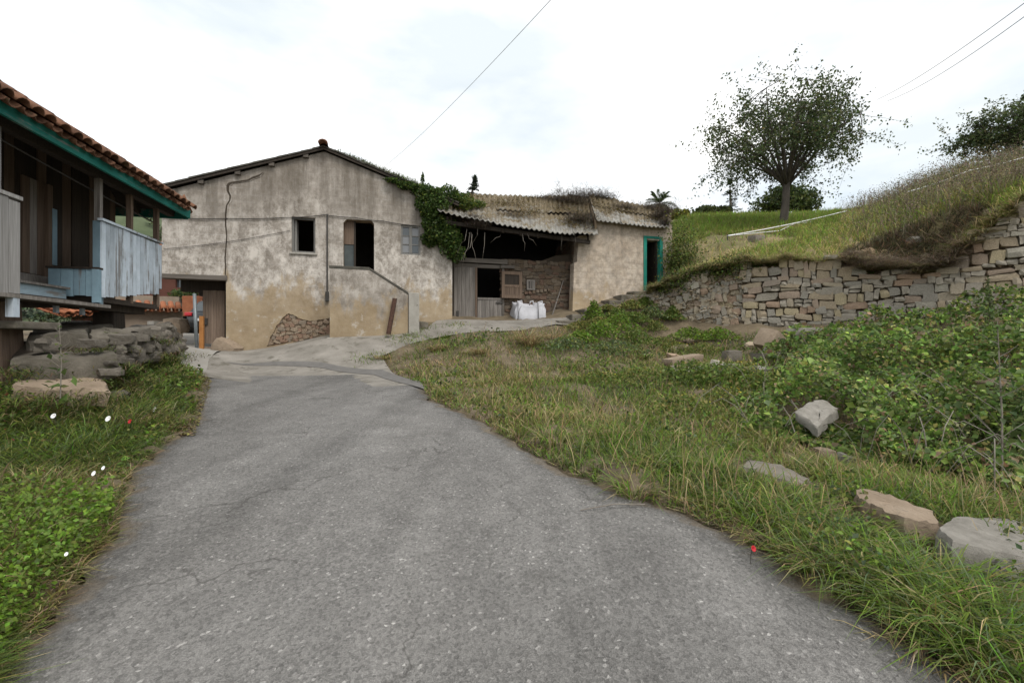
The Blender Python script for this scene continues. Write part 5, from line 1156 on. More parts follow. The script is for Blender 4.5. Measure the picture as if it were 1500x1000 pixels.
for x, y, hgt in [(1250, 840, .22), (1190, 820, .2), (1120, 790, .18), (1300, 880, .24), (1100, 740, .2), (1000, 730, .16), (1360, 960, .22)]:
    c = G(x, y); tussock(c, 110, hgt, [STRAW, BROWN, YEL], [3, 2, 2], .14)
for x, y, hgt in [(770, 505, .75), (778, 508, .6), (640, 515, .35), (810, 500, .4), (560, 526, .2), (700, 520, .3)]:
    c = G(x, y); tussock(c, 160, hgt, [STRAW, (.26, .17, .09), YEL], [3, 2, 1], .16, .012)
for k in range(70):
    y = 3.2*(13/3.2)**rng.random(); q, qx, qy = sample(1, y, y*1.01, -.3, 1.2)
    if inpoly(qx, qy, RV)[0] and not inpoly(qx, qy, BRP)[0] and not ONROAD(q[:, :2])[0]: tussock(Vector(q[0]), 90, rng.uniform(.2, .38), [GREEN, LUSH, YEL, STRAW], [4, 2, 3, 1.5], .12, .006+.0007*y)
p, px, py = sample(9000, 2.6, 14, -.4, 1.3); ok = inpoly(px, py, RV) & ~ONROAD(p[:, :2]) & (rng.random(len(p)) < .35*(1+vn(p[:, 0], p[:, 1], 1.9, 6))); p = p[ok]; n = len(p)
tb.add(p, rng.uniform(.2, .5, n)*stone_cut(p), .003+.0007*p[:, 1], rng.uniform(0, 6.28, n), rng.uniform(0, .5, n), pick(n, [STRAW, (.33, .24, .13), YEL], [4, 2, 1]), rng.uniform(.1, .6, n))
tag(tb.build('long_grass'), 'arching tufts of long grass along the kerb stones', 'grass', kind='stuff')
# ---- leafy weeds between the grass on the verge
wl = Leaves(); p, px, py = sample(70000, 2.2, 17, -.5, 1.4); ok = inpoly(px, py, RV) & ~ONROAD(p[:, :2]) & ~inpoly(px, py, BRP)
f = vn(p[:, 0], p[:, 1], 1.7, 4.1); ok &= (f > .1) & (rng.random(len(p)) < (f+.1).clip(0, 1)); p = p[ok]; n = len(p)
hh = .02+.3*rng.random(n)*(.5+vn(p[:, 0], p[:, 1], 3, 9)).clip(.1, 1); p = p+np.c_[np.zeros(n), np.zeros(n), hh]
wl.add(p, (.022+.0045*p[:, 1])*rng.uniform(.7, 1.4, n), pick(n, [GREEN, LUSH, YEL, DARK, (.09, .12, .06)], [4, 2, 2, 2, 1]), .35)
for (x, y, hgt, r, c_) in [(880, 497, .55, .55, LUSH), (905, 488, .6, .6, LUSH), (850, 502, .35, .4, LUSH), (930, 505, .45, .6, GREEN), (900, 520, .4, .8, BLUEG), (830, 512, .35, .7, BLUEG), (870, 470, .7, .3, LUSH), (880, 478, .3, .5, YEL), (905, 466, .3, .45, GREEN), (925, 455, .35, .45, YEL), (945, 450, .35, .4, GREEN), (930, 475, .4, .5, GREEN), (850, 482, .25, .5, YEL), (890, 455, .2, .3, YEL), (955, 470, .4, .5, BLUEG), (1010, 500, .4, .6, LUSH), (1050, 500, .4, .6, LUSH), (1010, 560, .45, .7, GREEN), (1060, 570, .5, .7, GREEN), (985, 470, .5, .3, GREEN), (960, 440, .5, .3, GREEN)]:
    c = G(x, y); n = 1100; q = rng.standard_normal((n, 3))*np.array([r*.5, r*.5, 0]); q[:, 2] = hgt*rng.random(n)**.7*np.exp(-(q[:, 0]**2+q[:, 1]**2)/(r*r)); wl.add(np.array(c)+q, .07*rng.uniform(.6, 1.3, n), pick(n, [c_, GREEN, YEL, DARK], [5, 2, 1, 1]), .4)
for (x, y, hgt, r) in [(970, 508, .3, .5), (990, 515, .3, .5), (960, 485, .35, .35), (1030, 520, .35, .5), (1085, 560, .4, .6), (1120, 580, .4, .5), (1060, 600, .35, .5), (1000, 610, .3, .5), (940, 560, .3, .6), (880, 560, .22, .6)]:
    c = G(x, y); n = 1200; q = rng.standard_normal((n, 3))*np.array([r*.5, r*.5, 0]); q[:, 2] = hgt*rng.random(n)**.7*np.exp(-(q[:, 0]**2+q[:, 1]**2)/(r*r)); wl.add(np.array(c)+q, .05*rng.uniform(.5, 1.3, n), pick(n, [GREEN, YEL, (.2, .22, .06), DARK], [4, 3, 2, 1]), .4)
    m = 14; q = rng.standard_normal((m, 3))*np.array([r*.4, r*.4, .03]); q[:, 2] += hgt*.9; wl.add(np.array(c)+q, .03, pick(m, [(.6, .5, .03)], [1]), .7, .9)
tag(wl.build('verge_weeds'), 'low leafy weeds mixed into the verge grass', 'weeds', kind='stuff')
# ---- dead litter on the ground
lt = Blades(); p, px, py = sample(110000, 1.6, 15, -1.4, 1.4); ok = (inpoly(px, py, RV) | inpoly(px, py, LV)) & ~ONROAD(p[:, :2]); p = p[ok]; n = len(p)
lt.add(p+np.array([0, 0, .012]), rng.uniform(.04, .16, n), .0028+.0008*p[:, 1], rng.uniform(0, 6.28, n), rng.uniform(1.1, 1.5, n), pick(n, [STRAW, BROWN, (.16, .12, .08), (.2, .13, .09)], [2, 3, 3, 2]), .1)
tag(lt.build('dead_litter', 'dry'), 'dead stalks and straw lying on the verge soil', 'litter', kind='stuff')
# ---- brambles
bl = Leaves(); p, px, py = sample(150000, 3.0, 14, .3, 1.5); ok = inpoly(px, py, BRP); p, px, py = p[ok], px[ok], py[ok]; n = len(p)
mound = np.interp(p[:, 1], [5, 9, 12], [1.2, 1.05, .7])*(.48+.42*vn(p[:, 0], p[:, 1], 1.6, 3)+.26*vn(p[:, 0], p[:, 1], 4.2, 1)).clip(.08, 1.1)*stone_cut(p)
edgef = np.clip((735-py)/60, .25, 1)*np.clip((px-1080)/90, .3, 1); mound = mound*edgef*(1+.1*np.clip((px-1350)/150, 0, 1))
hh = mound*rng.random(n)**.45; col = pick(n, [(.055, .09, .022), (.085, .13, .03), (.14, .20, .04), (.105, .125, .055), (.2, .19, .065), (.15, .1, .06)], [4, 5, 2.6, 2, 1.2, .8], .3)
f = vn(p[:, 0], p[:, 1], 2.2, 5); col = col*np.where(f > .3, 2.1, np.where(f < -.3, 1.2, 1.55))[:, None]
p = p+np.c_[.05*rng.standard_normal((n, 2)), hh]; keep = (vn(p[:, 0], p[:, 1], 7.5, 2)+.35*rng.standard_normal(n)) > -.38; p, col = p[keep], col[keep]; n = len(p); bl.add(p, (.026+.005*p[:, 1])*np.exp(.42*rng.standard_normal(n)).clip(.35, 2.2), col, .42, .75)
tag(bl.build('bramble_thicket'), 'dense dark green bramble thicket in front of the dry stone wall', 'brambles', kind='stuff')
bs = MB(); q, qx, qy = sample(900, 3.6, 12, .4, 1.3); ok = inpoly(qx, qy, BRP); q = q[ok][:130]
for c in q:
    a = rng.uniform(0, 6.28); l = rng.uniform(.4, .9); dx, dy = math.cos(a)*l, math.sin(a)*l; z = rng.uniform(.25, .65)
    bs.tube([(c[0]+dx*t, c[1]+dy*t, c[2]+z*math.sin(math.pi*min(t*.9+.05, 1))) for t in (0, .25, .5, .75, 1)], [.006, .005, .004, .003, .002], 4)
tag(bs.build('bramble_canes', 'vine_wood'), 'bare arching bramble canes', 'brambles', kind='stuff')
# tall weeds standing in the brambles: each a plant
def tall_plant(x, y, d, hgt, label, leafs=40, stemr=.008, dry=False, lsz=.12):
    c = P(x, y, d); t = thing('tall_weed', c, label, 'plant'); b = MB(); top = c+Vector((rng.uniform(-.05, .05), 0, hgt))
    b.tube([c, c.lerp(top, .5)+Vector((.02, 0, 0)), top], [stemr, stemr*.8, stemr*.35], 6); tips = []
    for k in range(9):
        q = .3+.65*k/9; s = c.lerp(top, q); a = rng.uniform(0, 6.28); l = hgt*.22*(1.15-q); e = s+Vector((math.cos(a)*l, math.sin(a)*l, l*.9)); b.tube([s, s.lerp(e, .5)+Vector((0, 0, -.01)), e], [stemr*.4, stemr*.3, stemr*.15], 4); tips.append(e)
    b.build('stem', 'vine_wood' if dry else 'bark', t)
    n = leafs; q = rng.random(n); pos = np.array(c)[None]+np.outer(q, np.array(top-c))+rng.standard_normal((n, 3))*np.array([.07, .07, .03])*(1.1-q)[:, None]*hgt
    Leaves().add(pos, lsz*rng.uniform(.5, 1.2, n)*(1.15-q*.7), pick(n, [(.07, .11, .035), (.11, .16, .05), (.14, .17, .06)], [3, 3, 1]), .4, .5).build('foliage', 'leaf', t)
tall_plant(1468, 745, 4.0, 1.65, 'tallest pale-stemmed weed rising from the brambles near the big kerb block', 90, .009, True)
tall_plant(1450, 470, 9.2, .9, 'leafy weed in front of the dry stone wall', 160, .008, False, .1)
tall_plant(1420, 700, 4.6, .55, 'low broad-leaved weed at the front edge of the brambles', 120, .007, False, .13)
tall_plant(1490, 690, 4.4, .8, 'bushy grey-green weed next to the clay mound', 150, .008, False, .13)
tall_plant(88, 590, 4.75, .85, 'dry branching weed stem standing before the granary slabs', 26, .006, True, .12)
# ---- left verge
p, px, py = sample(230000, 1.3, 11.5, -1.6, -.3); ok = inpoly(px, py, LV) & ~ONROAD(p[:, :2]); p, px, py = p[ok], px[ok], py[ok]; n = len(p); d = p[:, 1]
f = vn(p[:, 0], p[:, 1], 1.9, .4)+.3*rng.standard_normal(n); far = np.clip((d-5.5)/2, 0, 1)
pal = np.where((f > .3)[:, None], pick(n, [STRAW, YEL, BROWN, GREEN], [3, 3, 2, 2]), pick(n, [GREEN, DARK, LUSH, YEL, BLUEG], [5, 3, 2, 2, 2]))
edge = np.clip((np.interp(py, [q[1] for q in LEFT_PX[::-1]], [q[0] for q in LEFT_PX[::-1]])-px)*d/FP/.6, 0.12, 1)
h = (.05+.2*edge)*(1+.45*rng.standard_normal(n)).clip(.3, 2)*(1+.4*vn(p[:, 0], p[:, 1], 3.1, 2))
lb = Blades().add(p, h.clip(.02, .5), (.0035+.0010*d)*rng.uniform(.7, 1.4, n), rng.uniform(0, 6.28, n), rng.uniform(.1, 1.0, n), pal, rng.uniform(.3, 1.3, n))
tag(lb.build('left_verge_grass'), 'tangled grass on the verge below the granary steps', 'grass', kind='stuff')
ll = Leaves(); p, px, py = sample(130000, 1.4, 9, -1.6, -.3); ok = inpoly(px, py, LV) & ~ONROAD(p[:, :2]); p, px, py = p[ok], px[ok], py[ok]
f = vn(p[:, 0], p[:, 1], 2.6, 3.3); near = inpoly(px, py, [(-500, 1300), (0, 985), (60, 900), (170, 780), (165, 740), (60, 750), (-300, 800)])
ok = ((f > .1) & (rng.random(len(p)) < .55)) | (near & (rng.random(len(p)) < .7)); p = p[ok]; near = near[ok]; n = len(p)
p = p+np.c_[np.zeros((n, 2)), .03+.2*rng.random(n)]; ll.add(p, (.014+.0055*p[:, 1])*rng.uniform(.6, 1.4, n), np.where(near[:, None], pick(n, [LUSH, (.12, .19, .03), GREEN], [3, 2, 2]), pick(n, [GREEN, DARK, LUSH, YEL, (.2, .06, .04)], [4, 3, 2, 1, .25])), .45, .7)
tag(ll.build('left_verge_weeds'), 'bright creeping weeds spilling on the road from the left verge', 'weeds', kind='stuff')
# moss and leaf litter at the far left road edge
mo = Leaves(); p, px, py = sample(26000, 5, 11, -1.1, -.5); ok = inpoly(px, py, [(170, 640), (285, 640), (310, 560), (300, 545), (240, 580), (200, 600)]); p = p[ok]; n = len(p)
mo.add(p+np.array([0, 0, .02]), rng.uniform(.02, .05, n), pick(n, [YEL, BROWN, (.14, .12, .04), (.1, .06, .035)], [2, 2, 3, 2]), .8); tag(mo.build('moss_patch', 'dry'), 'brown and yellow moss creeping over the road edge', 'moss', kind='stuff')
# flowers
def flower(x, y, d, r, mat, label, cat, grp=None):
    c = P(x, y, d); t = thing('flower', c, label, cat, group=grp); b = MB(); n = 10
    ax = Vector((rng.uniform(-.4, .4), -1, .5)).normalized(); x_ = ax.cross(Vector((0, 0, 1))).normalized(); y_ = x_.cross(ax)
    rings = [(.12, -.7), (.35, -.25), (.8, .05), (1.0, .02)]
    for q, dz in rings:
        for i in range(n): a = 6.283*i/n; b.v.append(c+(x_*math.cos(a)+y_*math.sin(a))*r*q*(1+.06*math.sin(5*a))+ax*r*dz)
    for k in range(3):
        for i in range(n): b.f.append((k*n+i, k*n+(i+1) % n, (k+1)*n+(i+1) % n, (k+1)*n+i))
    b.f.append(tuple(range(n))[::-1]); b.build('petals', mat, t, True)
    MB().tube([c-ax*r*.7, c-ax*r*1.2+Vector((0, 0, -r*2)), c+Vector((0, .03, -r*6))], r*.12, 5).build('stem', 'bark', t)
G1 = 'white bindweed flowers on the left verge'
for x, y, d, r_, lb in ((158, 613, 4.7, .03, 'white bindweed flower between the red poppy and the slab steps'), (226, 600, 5.6, .032, 'white bindweed flower closest to the mossy road edge beyond the poppy'), (137, 693, 3.3, .018, 'lower white flower of a touching pair in the left grass'), (151, 685, 3.4, .015, 'upper white flower of a touching pair in the left grass'), (78, 609, 4.5, .026, 'white bindweed flower tucked in grass in front of the lowest slab'), (97, 811, 2.1, .009, 'tiny white flower among the bright creeping weeds')): flower(x, y, d, r_, 'petal_white', lb, 'flower', G1)
flower(190, 617, 4.8, .022, 'petal_red', 'small red poppy in the grass left of the road', 'flower'); flower(1104, 803, 2.42, .016, 'petal_red', 'red flower lying at the right edge of the asphalt', 'flower')
strand('dry_twig', [G(850, 754)+Vector((0, 0, .03)), G(900, 750)+Vector((0, 0, .05)), G(945, 747)+Vector((0, 0, .04))], .004, 'vine_wood', 'dry straw stalk lying on the asphalt edge', 'twig')
# ---- hillside grass
def hill_sample(n, s0, s1, b0, b1):
    s = rng.uniform(s0, s1, n); b = b0+(b1-b0)*rng.random(n)**1.5; xy = np.c_[W0.x+WD.x*s+WN.x*(b+.16), W0.y+WD.y*s+WN.y*(b+.16)]; z = hill_z(xy); p = np.c_[xy, z]; px, py = proj(p)
    aa = xy[:, 0]*UX+xy[:, 1]*UY; vv = -xy[:, 0]*UY+xy[:, 1]*UX; ok = ~((aa < 10.75) & (vv > 13.6)); return p[ok], px[ok], py[ok], s[ok], b[ok]
hb_ = Blades(); p, px, py, s, b = hill_sample(170000, -1.2, 15, .05, 15)
bare = inpoly(px, py, [(1000, 400), (990, 365), (1040, 345), (1130, 342), (1180, 350), (1080, 372)]); dark = inpoly(px, py, [(1235, 400), (1230, 372), (1300, 345), (1380, 318), (1440, 300), (1465, 318), (1400, 360), (1390, 400)])
ok = (~bare | (rng.random(len(p)) < .08)); p, px, py, s, b, dark = p[ok], px[ok], py[ok], s[ok], b[ok], dark[ok]; n = len(p)
f = vn(p[:, 0], p[:, 1], 1.1, .9)+.3*rng.standard_normal(n); top = py < 345-(px-1000)*.06
pal = np.where(dark[:, None], pick(n, [(.07, .055, .04), (.05, .05, .025), BROWN, (.15, .12, .085), (.06, .075, .03)], [4, 3, 3, 2, 2]), np.where((f > .25)[:, None], pick(n, [STRAW, YEL, (.2, .17, .07), GREEN], [2.4, 3, 3, 2]), pick(n, [GREEN, YEL, LUSH, (.11, .12, .04), BROWN], [4, 3, 2, 3, .8])))
left = px < 1230; pal = np.where((left & top & ~dark)[:, None], pick(n, [LUSH, GREEN, (.15, .17, .05), YEL], [2, 4, 3, 1.5])*.8, pal)
h = np.where(left & top, .3, .22+.1*np.clip((px-1250)/150, 0, 1))*(1+.4*rng.standard_normal(n)).clip(.3, 1.9); lean = np.where(dark, rng.uniform(.5, 1.6, n), rng.uniform(.05, .7, n))
az = np.where(dark, np.arctan2(-WN.y, -WN.x)+.9*rng.standard_normal(n), rng.uniform(0, 6.28, n))
pal = pal*np.where(dark, 1.25, 1.6)[:, None]
hb_.add(p, h, (.011+.0004*p[:, 1])*rng.uniform(.6, 1.3, n), az, lean, pal, rng.uniform(.1, 1, n))
# overhanging fringe on the wall head
s = rng.uniform(-.2, 10.4, 42000); f = vn(s, s*0, 2.3, 1); s = s[rng.random(len(s)) < (f*.7+.55)]; n = len(s); bk = rng.uniform(-.02, .35, n); q = np.stack([W0.x+WD.x*s+WN.x*bk, W0.y+WD.y*s+WN.y*bk, wall_top(s)+.02], 1)
hb_.add(q, rng.uniform(.1, .42, n), .011, np.arctan2(-WN.y, -WN.x)+1.3*rng.standard_normal(n), rng.uniform(.1, 1.5, n), pick(n, [GREEN, YEL, BROWN, STRAW, DARK, (.2, .16, .1)], [3, 3, 3, 3, 1, 3])*1.25, rng.uniform(.6, 1.9, n))
# dead stalks hanging over the collapsed stretch of wall
s0_, s1_ = wall_s(1236)[0], wall_s(1415)[0]; n = 5000; s = rng.uniform(s0_, s1_, n); bk = rng.uniform(-.04, .5, n); q = np.stack([W0.x+WD.x*s+WN.x*bk, W0.y+WD.y*s+WN.y*bk, wall_top(s)+bk*.55+.02], 1)
hb_.add(q, rng.uniform(.15, .55, n)*(.5+.6*np.abs(np.sin(s*1.9))), .009, np.arctan2(-WN.y, -WN.x)+.7*rng.standard_normal(n), rng.uniform(.7, 1.7, n), pick(n, [(.17, .135, .1), (.11, .09, .06), (.28, .22, .16), (.2, .14, .1)], [3, 2, 3, 2]), rng.uniform(.8, 2.2, n))
tag(hb_.build('hillside_grass'), 'long green and yellow grass on the bank above the wall', 'grass', kind='stuff')
# seed stalks along the crest
st = Blades(); sv = Leaves(); p, px, py, s, b = hill_sample(42000, 2, 15, .8, 15); cr_ = np.interp(px, [1200, 1240, 1300, 1350, 1400, 1450, 1500, 1700], [322, 318, 304, 283, 262, 252, 242, 215]); ok = (py < cr_+38+rng.uniform(0, 30, len(p))) & (rng.random(len(p)) < .5*np.clip((px-1225)/120, 0, 1)); p = p[ok]; n = len(p)
h = rng.uniform(.3, 1.1, n); az = rng.uniform(0, 6.28, n); st.add(p, h, .0085, az, rng.uniform(0, .35, n), pick(n, [(.22, .17, .13), (.15, .125, .09), STRAW, (.17, .18, .08)], [3, 2, 2, 3]), .25)
k = 4; tp = np.repeat(p, k, 0); hh = np.repeat(h, k)*rng.uniform(.45, 1, n*k); tp = tp+np.c_[.05*rng.standard_normal((n*k, 2)), hh]; sv.add(tp, .045*rng.uniform(.5, 1.4, n*k), pick(n*k, [(.2, .15, .12), (.15, .13, .08), (.16, .17, .08)], [3, 2, 2]), .1)
tag(st.build('crest_stalks', 'dry'), 'brown seed stalks bristling along the crest of the bank', 'weeds', kind='stuff'); tag(sv.build('crest_seed_heads', 'dry'), 'seed heads on the crest stalks', 'weeds', kind='stuff')
# bushy growth hanging over the mortared wall end and bank beside the shed
hv = Leaves(); n = 5200; s = rng.uniform(.1, 3.1, n); q = np.stack([W0.x+WD.x*s+WN.x*.05, W0.y+WD.y*s+WN.y*.05, wall_top(s)], 1)+rng.standard_normal((n, 3))*np.array([.1, .2, .17])*(.5+.7*np.sin(s*2.1)[:, None]**2); hv.add(q, .07*rng.uniform(.6, 1.4, n), pick(n, [DARK, GREEN, (.09, .09, .04), YEL, BROWN], [4, 3, 2, 1, 1]), .3)
n = 6000; c = np.array(P(996, 385, 16.6)); q = c+rng.standard_normal((n, 3))*np.array([.28, .5, .62]); hv.add(q, .075*rng.uniform(.6, 1.4, n), pick(n, [GREEN, DARK, YEL, (.08, .09, .03)], [4, 3, 2, 2]), .3)
tag(hv.build('bank_scrub'), 'scrub hanging over the mortared wall end beside the shed', 'scrub', kind='stuff')

# ---- ivy on the house corner
ivy = thing('ivy', W(aR-.2, BF-.2, 3.2), 'dark green ivy bush smothering the corner between house and shed roof', 'ivy', ROT)
iv = Leaves()
def blob(px, py, B, ra, rb, rz, n, pal, wts, sz=.085, flat=.25):
    a, z = onB(px, py, B); q = rng.standard_normal((n, 3)); q /= np.linalg.norm(q, axis=1)[:, None]; q *= (rng.random(n)**.38)[:, None]; q = q*np.array([ra, rb, rz])*(1+.25*vn(q[:, 0]*4, q[:, 2]*4, 1.7, px)[:, None])
    iv.add(np.array([list(W(a+u[0], B+u[1], z+u[2])) for u in q]), sz*rng.uniform(.6, 1.35, n), pick(n, pal, wts, .3), flat)
IV, IVW = [(.035, .065, .015), (.055, .095, .02), (.09, .14, .03), (.14, .17, .035)], [4, 4, 2.2, .8]
for x, y, B, ra, rb, rz, n in [(632, 300, BF-.2, .55, .45, .6, 2600), (655, 292, BF+.3, .6, .6, .45, 2200), (622, 285, BF, .35, .4, .35, 1100), (678, 297, BF+.3, .45, .5, .3, 1300), (640, 335, BF-.2, .5, .3, .55, 2000), (660, 350, BF-.2, .42, .3, .6, 1800), (668, 370, BF-.1, .3, .25, .35, 800), (630, 350, BF-.12, .3, .15, .3, 700), (612, 280, BF+.1, .35, .3, .2, 600), (596, 272, BF-.15, .35, .2, .12, 420), (575, 264, BF-.15, .3, .15, .07, 200), (700, 300, BF+.6, .3, .4, .15, 350), (619, 262, BF, .06, .06, .2, 60)]:
    blob(x, y, B, ra, rb, rz, n, IV if x < 660 or y > 310 else [(.06, .10, .02), (.11, .15, .03), (.17, .18, .04)], IVW if x < 660 or y > 310 else [3, 3, 2])
iv.build('foliage', 'leaf', ivy)
for x0, y0, x1, y1 in ((688, 345, 676, 395), (692, 348, 671, 390), (690, 345, 700, 392), (710, 345, 706, 385), (684, 340, 668, 375), (765, 345, 768, 368), (772, 345, 786, 360), (735, 342, 718, 356), (842, 346, 840, 362), (823, 346, 822, 366), (700, 335, 690, 360)):
    a0, z0 = onB(x0, y0, BF-.35); a1, z1 = onB(x1, y1, BF-.3); am = (a0+a1)/2+random.uniform(-.05, .05); MB().tube([W(a0, BF-.35, z0+.1), W(a0*.65+am*.35, BF-.38, z0*.65+z1*.35), W(am, BF-.4, (z0+z1)/2), W(a1, BF-.3, z1)], [.009, .008, .007, .004], 5).build('stem', 'vine_wood', ivy, True)
# ---- dead growth and moss on the shed roof
rd = Blades(); rl_ = Leaves()
def roof_pt(f, q, right=False):
    e0, e1, r0, r1, bE, bR = (e2, e3, r2, r3, BF-.25, BF+2.3) if right else (eL, eR, rL, rR, BF-.55, BF+2.3)
    a = (e0[0]+(e1[0]-e0[0])*f)*(1-q)+(r0[0]+(r1[0]-r0[0])*f)*q; z = (e0[1]+(e1[1]-e0[1])*f)*(1-q)+(r0[1]+(r1[1]-r0[1])*f)*q
    return np.stack([a*UX-(bE+(bR-bE)*q)*UY, a*UY+(bE+(bR-bE)*q)*UX, z+.06], -1)
for right, n in ((False, 12000), (True, 5500)):
    f, q = rng.random(n), rng.random(n); m = vn(f*(5.5 if not right else 3), q*3, 2.6, 1.2 if right else .3)+.9*q-.35+.25*rng.standard_normal(n)
    if not right: m += .8*((f > .72) & (q > .05))-.5*(q < .22)*(f < .8)
    ok = m > .22; f, q, m = f[ok], q[ok], m[ok]; n = len(f); p = roof_pt(f, q, right)
    rd.add(p-np.array([0, 0, .03]), rng.uniform(.03, .11, n)*(1+m.clip(0, 1)*.7), .009, rng.uniform(0, 6.28, n), rng.uniform(.4, 1.5, n), pick(n, [(.2, .15, .075), (.16, .13, .04), (.1, .08, .065), STRAW, (.115, .08, .06)], [3, 3, 3, 2, 2]), .5)
    k = n//3; rl_.add(p[:k]+rng.standard_normal((k, 3))*.03, rng.uniform(.03, .07, k), pick(k, [(.19, .145, .03), (.12, .1, .03), (.08, .07, .03)], [3, 2, 2]), .6)
def heap(px, py, B, ra, rb, rz, n):
    a, z = onB(px, py, B); q = rng.standard_normal((n, 3))*np.array([ra, rb, rz])*.5; q[:, 2] = np.abs(q[:, 2]); p = np.stack([(a+q[:, 0])*UX-(B+q[:, 1])*UY, (a+q[:, 0])*UY+(B+q[:, 1])*UX, z+q[:, 2]], 1)
    rd.add(p, rng.uniform(.1, .32, n), .009, rng.uniform(0, 6.28, n), rng.uniform(.3, 1.6, n), pick(n, [(.115, .095, .085), (.08, .065, .05), (.16, .12, .08), (.14, .13, .12)], [4, 3, 2, 2]), .8)
for a in [(840, 300, BF+1.6, .9, .8, .4, 2200), (815, 298, BF+2, .8, .5, .3, 1200), (860, 292, BF+2.2, .7, .5, .35, 1300), (885, 293, BF+2.2, .6, .4, .3, 900), (850, 325, BF+.2, .7, .7, .2, 1500), (915, 308, BF+1.4, .7, .5, .2, 1000), (970, 318, BF+.4, .35, .8, .35, 1500), (955, 308, BF+1.8, .6, .5, .25, 900), (975, 330, BF-.1, .2, .2, .3, 500), (690, 325, BF-.2, .5, .4, .15, 700), (700, 333, BF-.4, .35, .2, .12, 500), (818, 283, BF+2.2, .1, .1, .45, 80), (750, 318, BF+.6, .7, .4, .08, 400)]: heap(*a)
gr_ = rd.build('dead_roof_growth', 'dry'); tag(gr_, 'dead vines and straw heaped on the shed roof', 'dead plants', kind='stuff'); tag(rl_.build('roof_moss', 'dry'), 'ochre moss cushions on the corrugated roof', 'moss', kind='stuff')
# growth along the right verge of the farmhouse roof, weeds at its foot
ed = Blades(); n = 2600; f = rng.random(n)**.8; a = aP+.4+(aR-.3-aP-.4)*f; z = zP+.17+(zR-zP)*((a-aP)/(aR-aP)); p = np.stack([a*UX-(BF-.2+.5*rng.random(n))*UY, a*UY+(BF-.2+.5*rng.random(n))*UX, z], 1)
ed.add(p, rng.uniform(.03, .14, n)*(1+f), .012, rng.uniform(0, 6.28, n), rng.uniform(.2, 1.4, n), pick(n, [DARK, GREEN, (.08, .08, .03), YEL], [3, 3, 3, 1]), .6)
n = 2500; px = rng.uniform(331, 640, n); a = np.array([onB(x, 490, BF-.03)[0] for x in px[:400]]); 
for x, y in [(585, 497), (600, 496), (612, 500), (628, 506), (650, 497), (540, 528), (560, 524), (665, 478), (620, 484), (626, 466)]:
    c = G(x, y); k = 130; q = rng.standard_normal((k, 2))*.22; ed.add(np.c_[c.x+q[:, 0], c.y+q[:, 1], g(np.c_[c.x+q[:, 0], c.y+q[:, 1]])+.02], rng.uniform(.04, .16, k), .011, rng.uniform(0, 6.28, k), rng.uniform(.1, 1, k), pick(k, [GREEN, LUSH, YEL], [3, 2, 2]), .6)
tag(ed.build('edge_weeds'), 'weeds on the farmhouse roof edge and in apron cracks', 'weeds', kind='stuff')
# moss and grass on the slab steps
ms = Blades(); ml = Leaves()
for x, y, d, r, k in [(30, 545, 5.3, .3, 250), (140, 560, 5.6, .25, 260), (175, 540, 6, .3, 300), (215, 520, 7.6, .3, 300), (230, 500, 8.2, .25, 260), (190, 560, 6.4, .4, 300), (235, 525, 8.6, .4, 400), (250, 520, 9.4, .4, 350), (120, 582, 5.0, .3, 220), (60, 586, 4.8, .4, 260), (205, 495, 7.4, .2, 200), (140, 512, 6.0, .25, 160), (90, 465, 8, .35, 200), (30, 590, 4.7, .4, 250)]:
    c = P(x, y, d); q = rng.standard_normal((k, 3))*r*np.array([.6, .6, .12]); ms.add(np.array(c)+q-np.array([0, 0, .04]), rng.uniform(.05, .2, k), .009, rng.uniform(0, 6.28, k), rng.uniform(.1, 1.2, k), pick(k, [GREEN, YEL, BROWN, DARK], [3, 2, 2, 2]), .8)
    q = rng.standard_normal((k//2, 3))*r*np.array([.6, .6, .08]); ml.add(np.array(c)+q, rng.uniform(.02, .05, k//2), pick(k//2, [(.06, .075, .02), (.1, .1, .03), DARK], [3, 2, 2]), .6)
tag(ms.build('step_grass'), 'grass tufts sprouting from the granary steps', 'grass', kind='stuff'); tag(ml.build('step_moss', 'dry'), 'moss cushions on the granary steps', 'moss', kind='stuff')

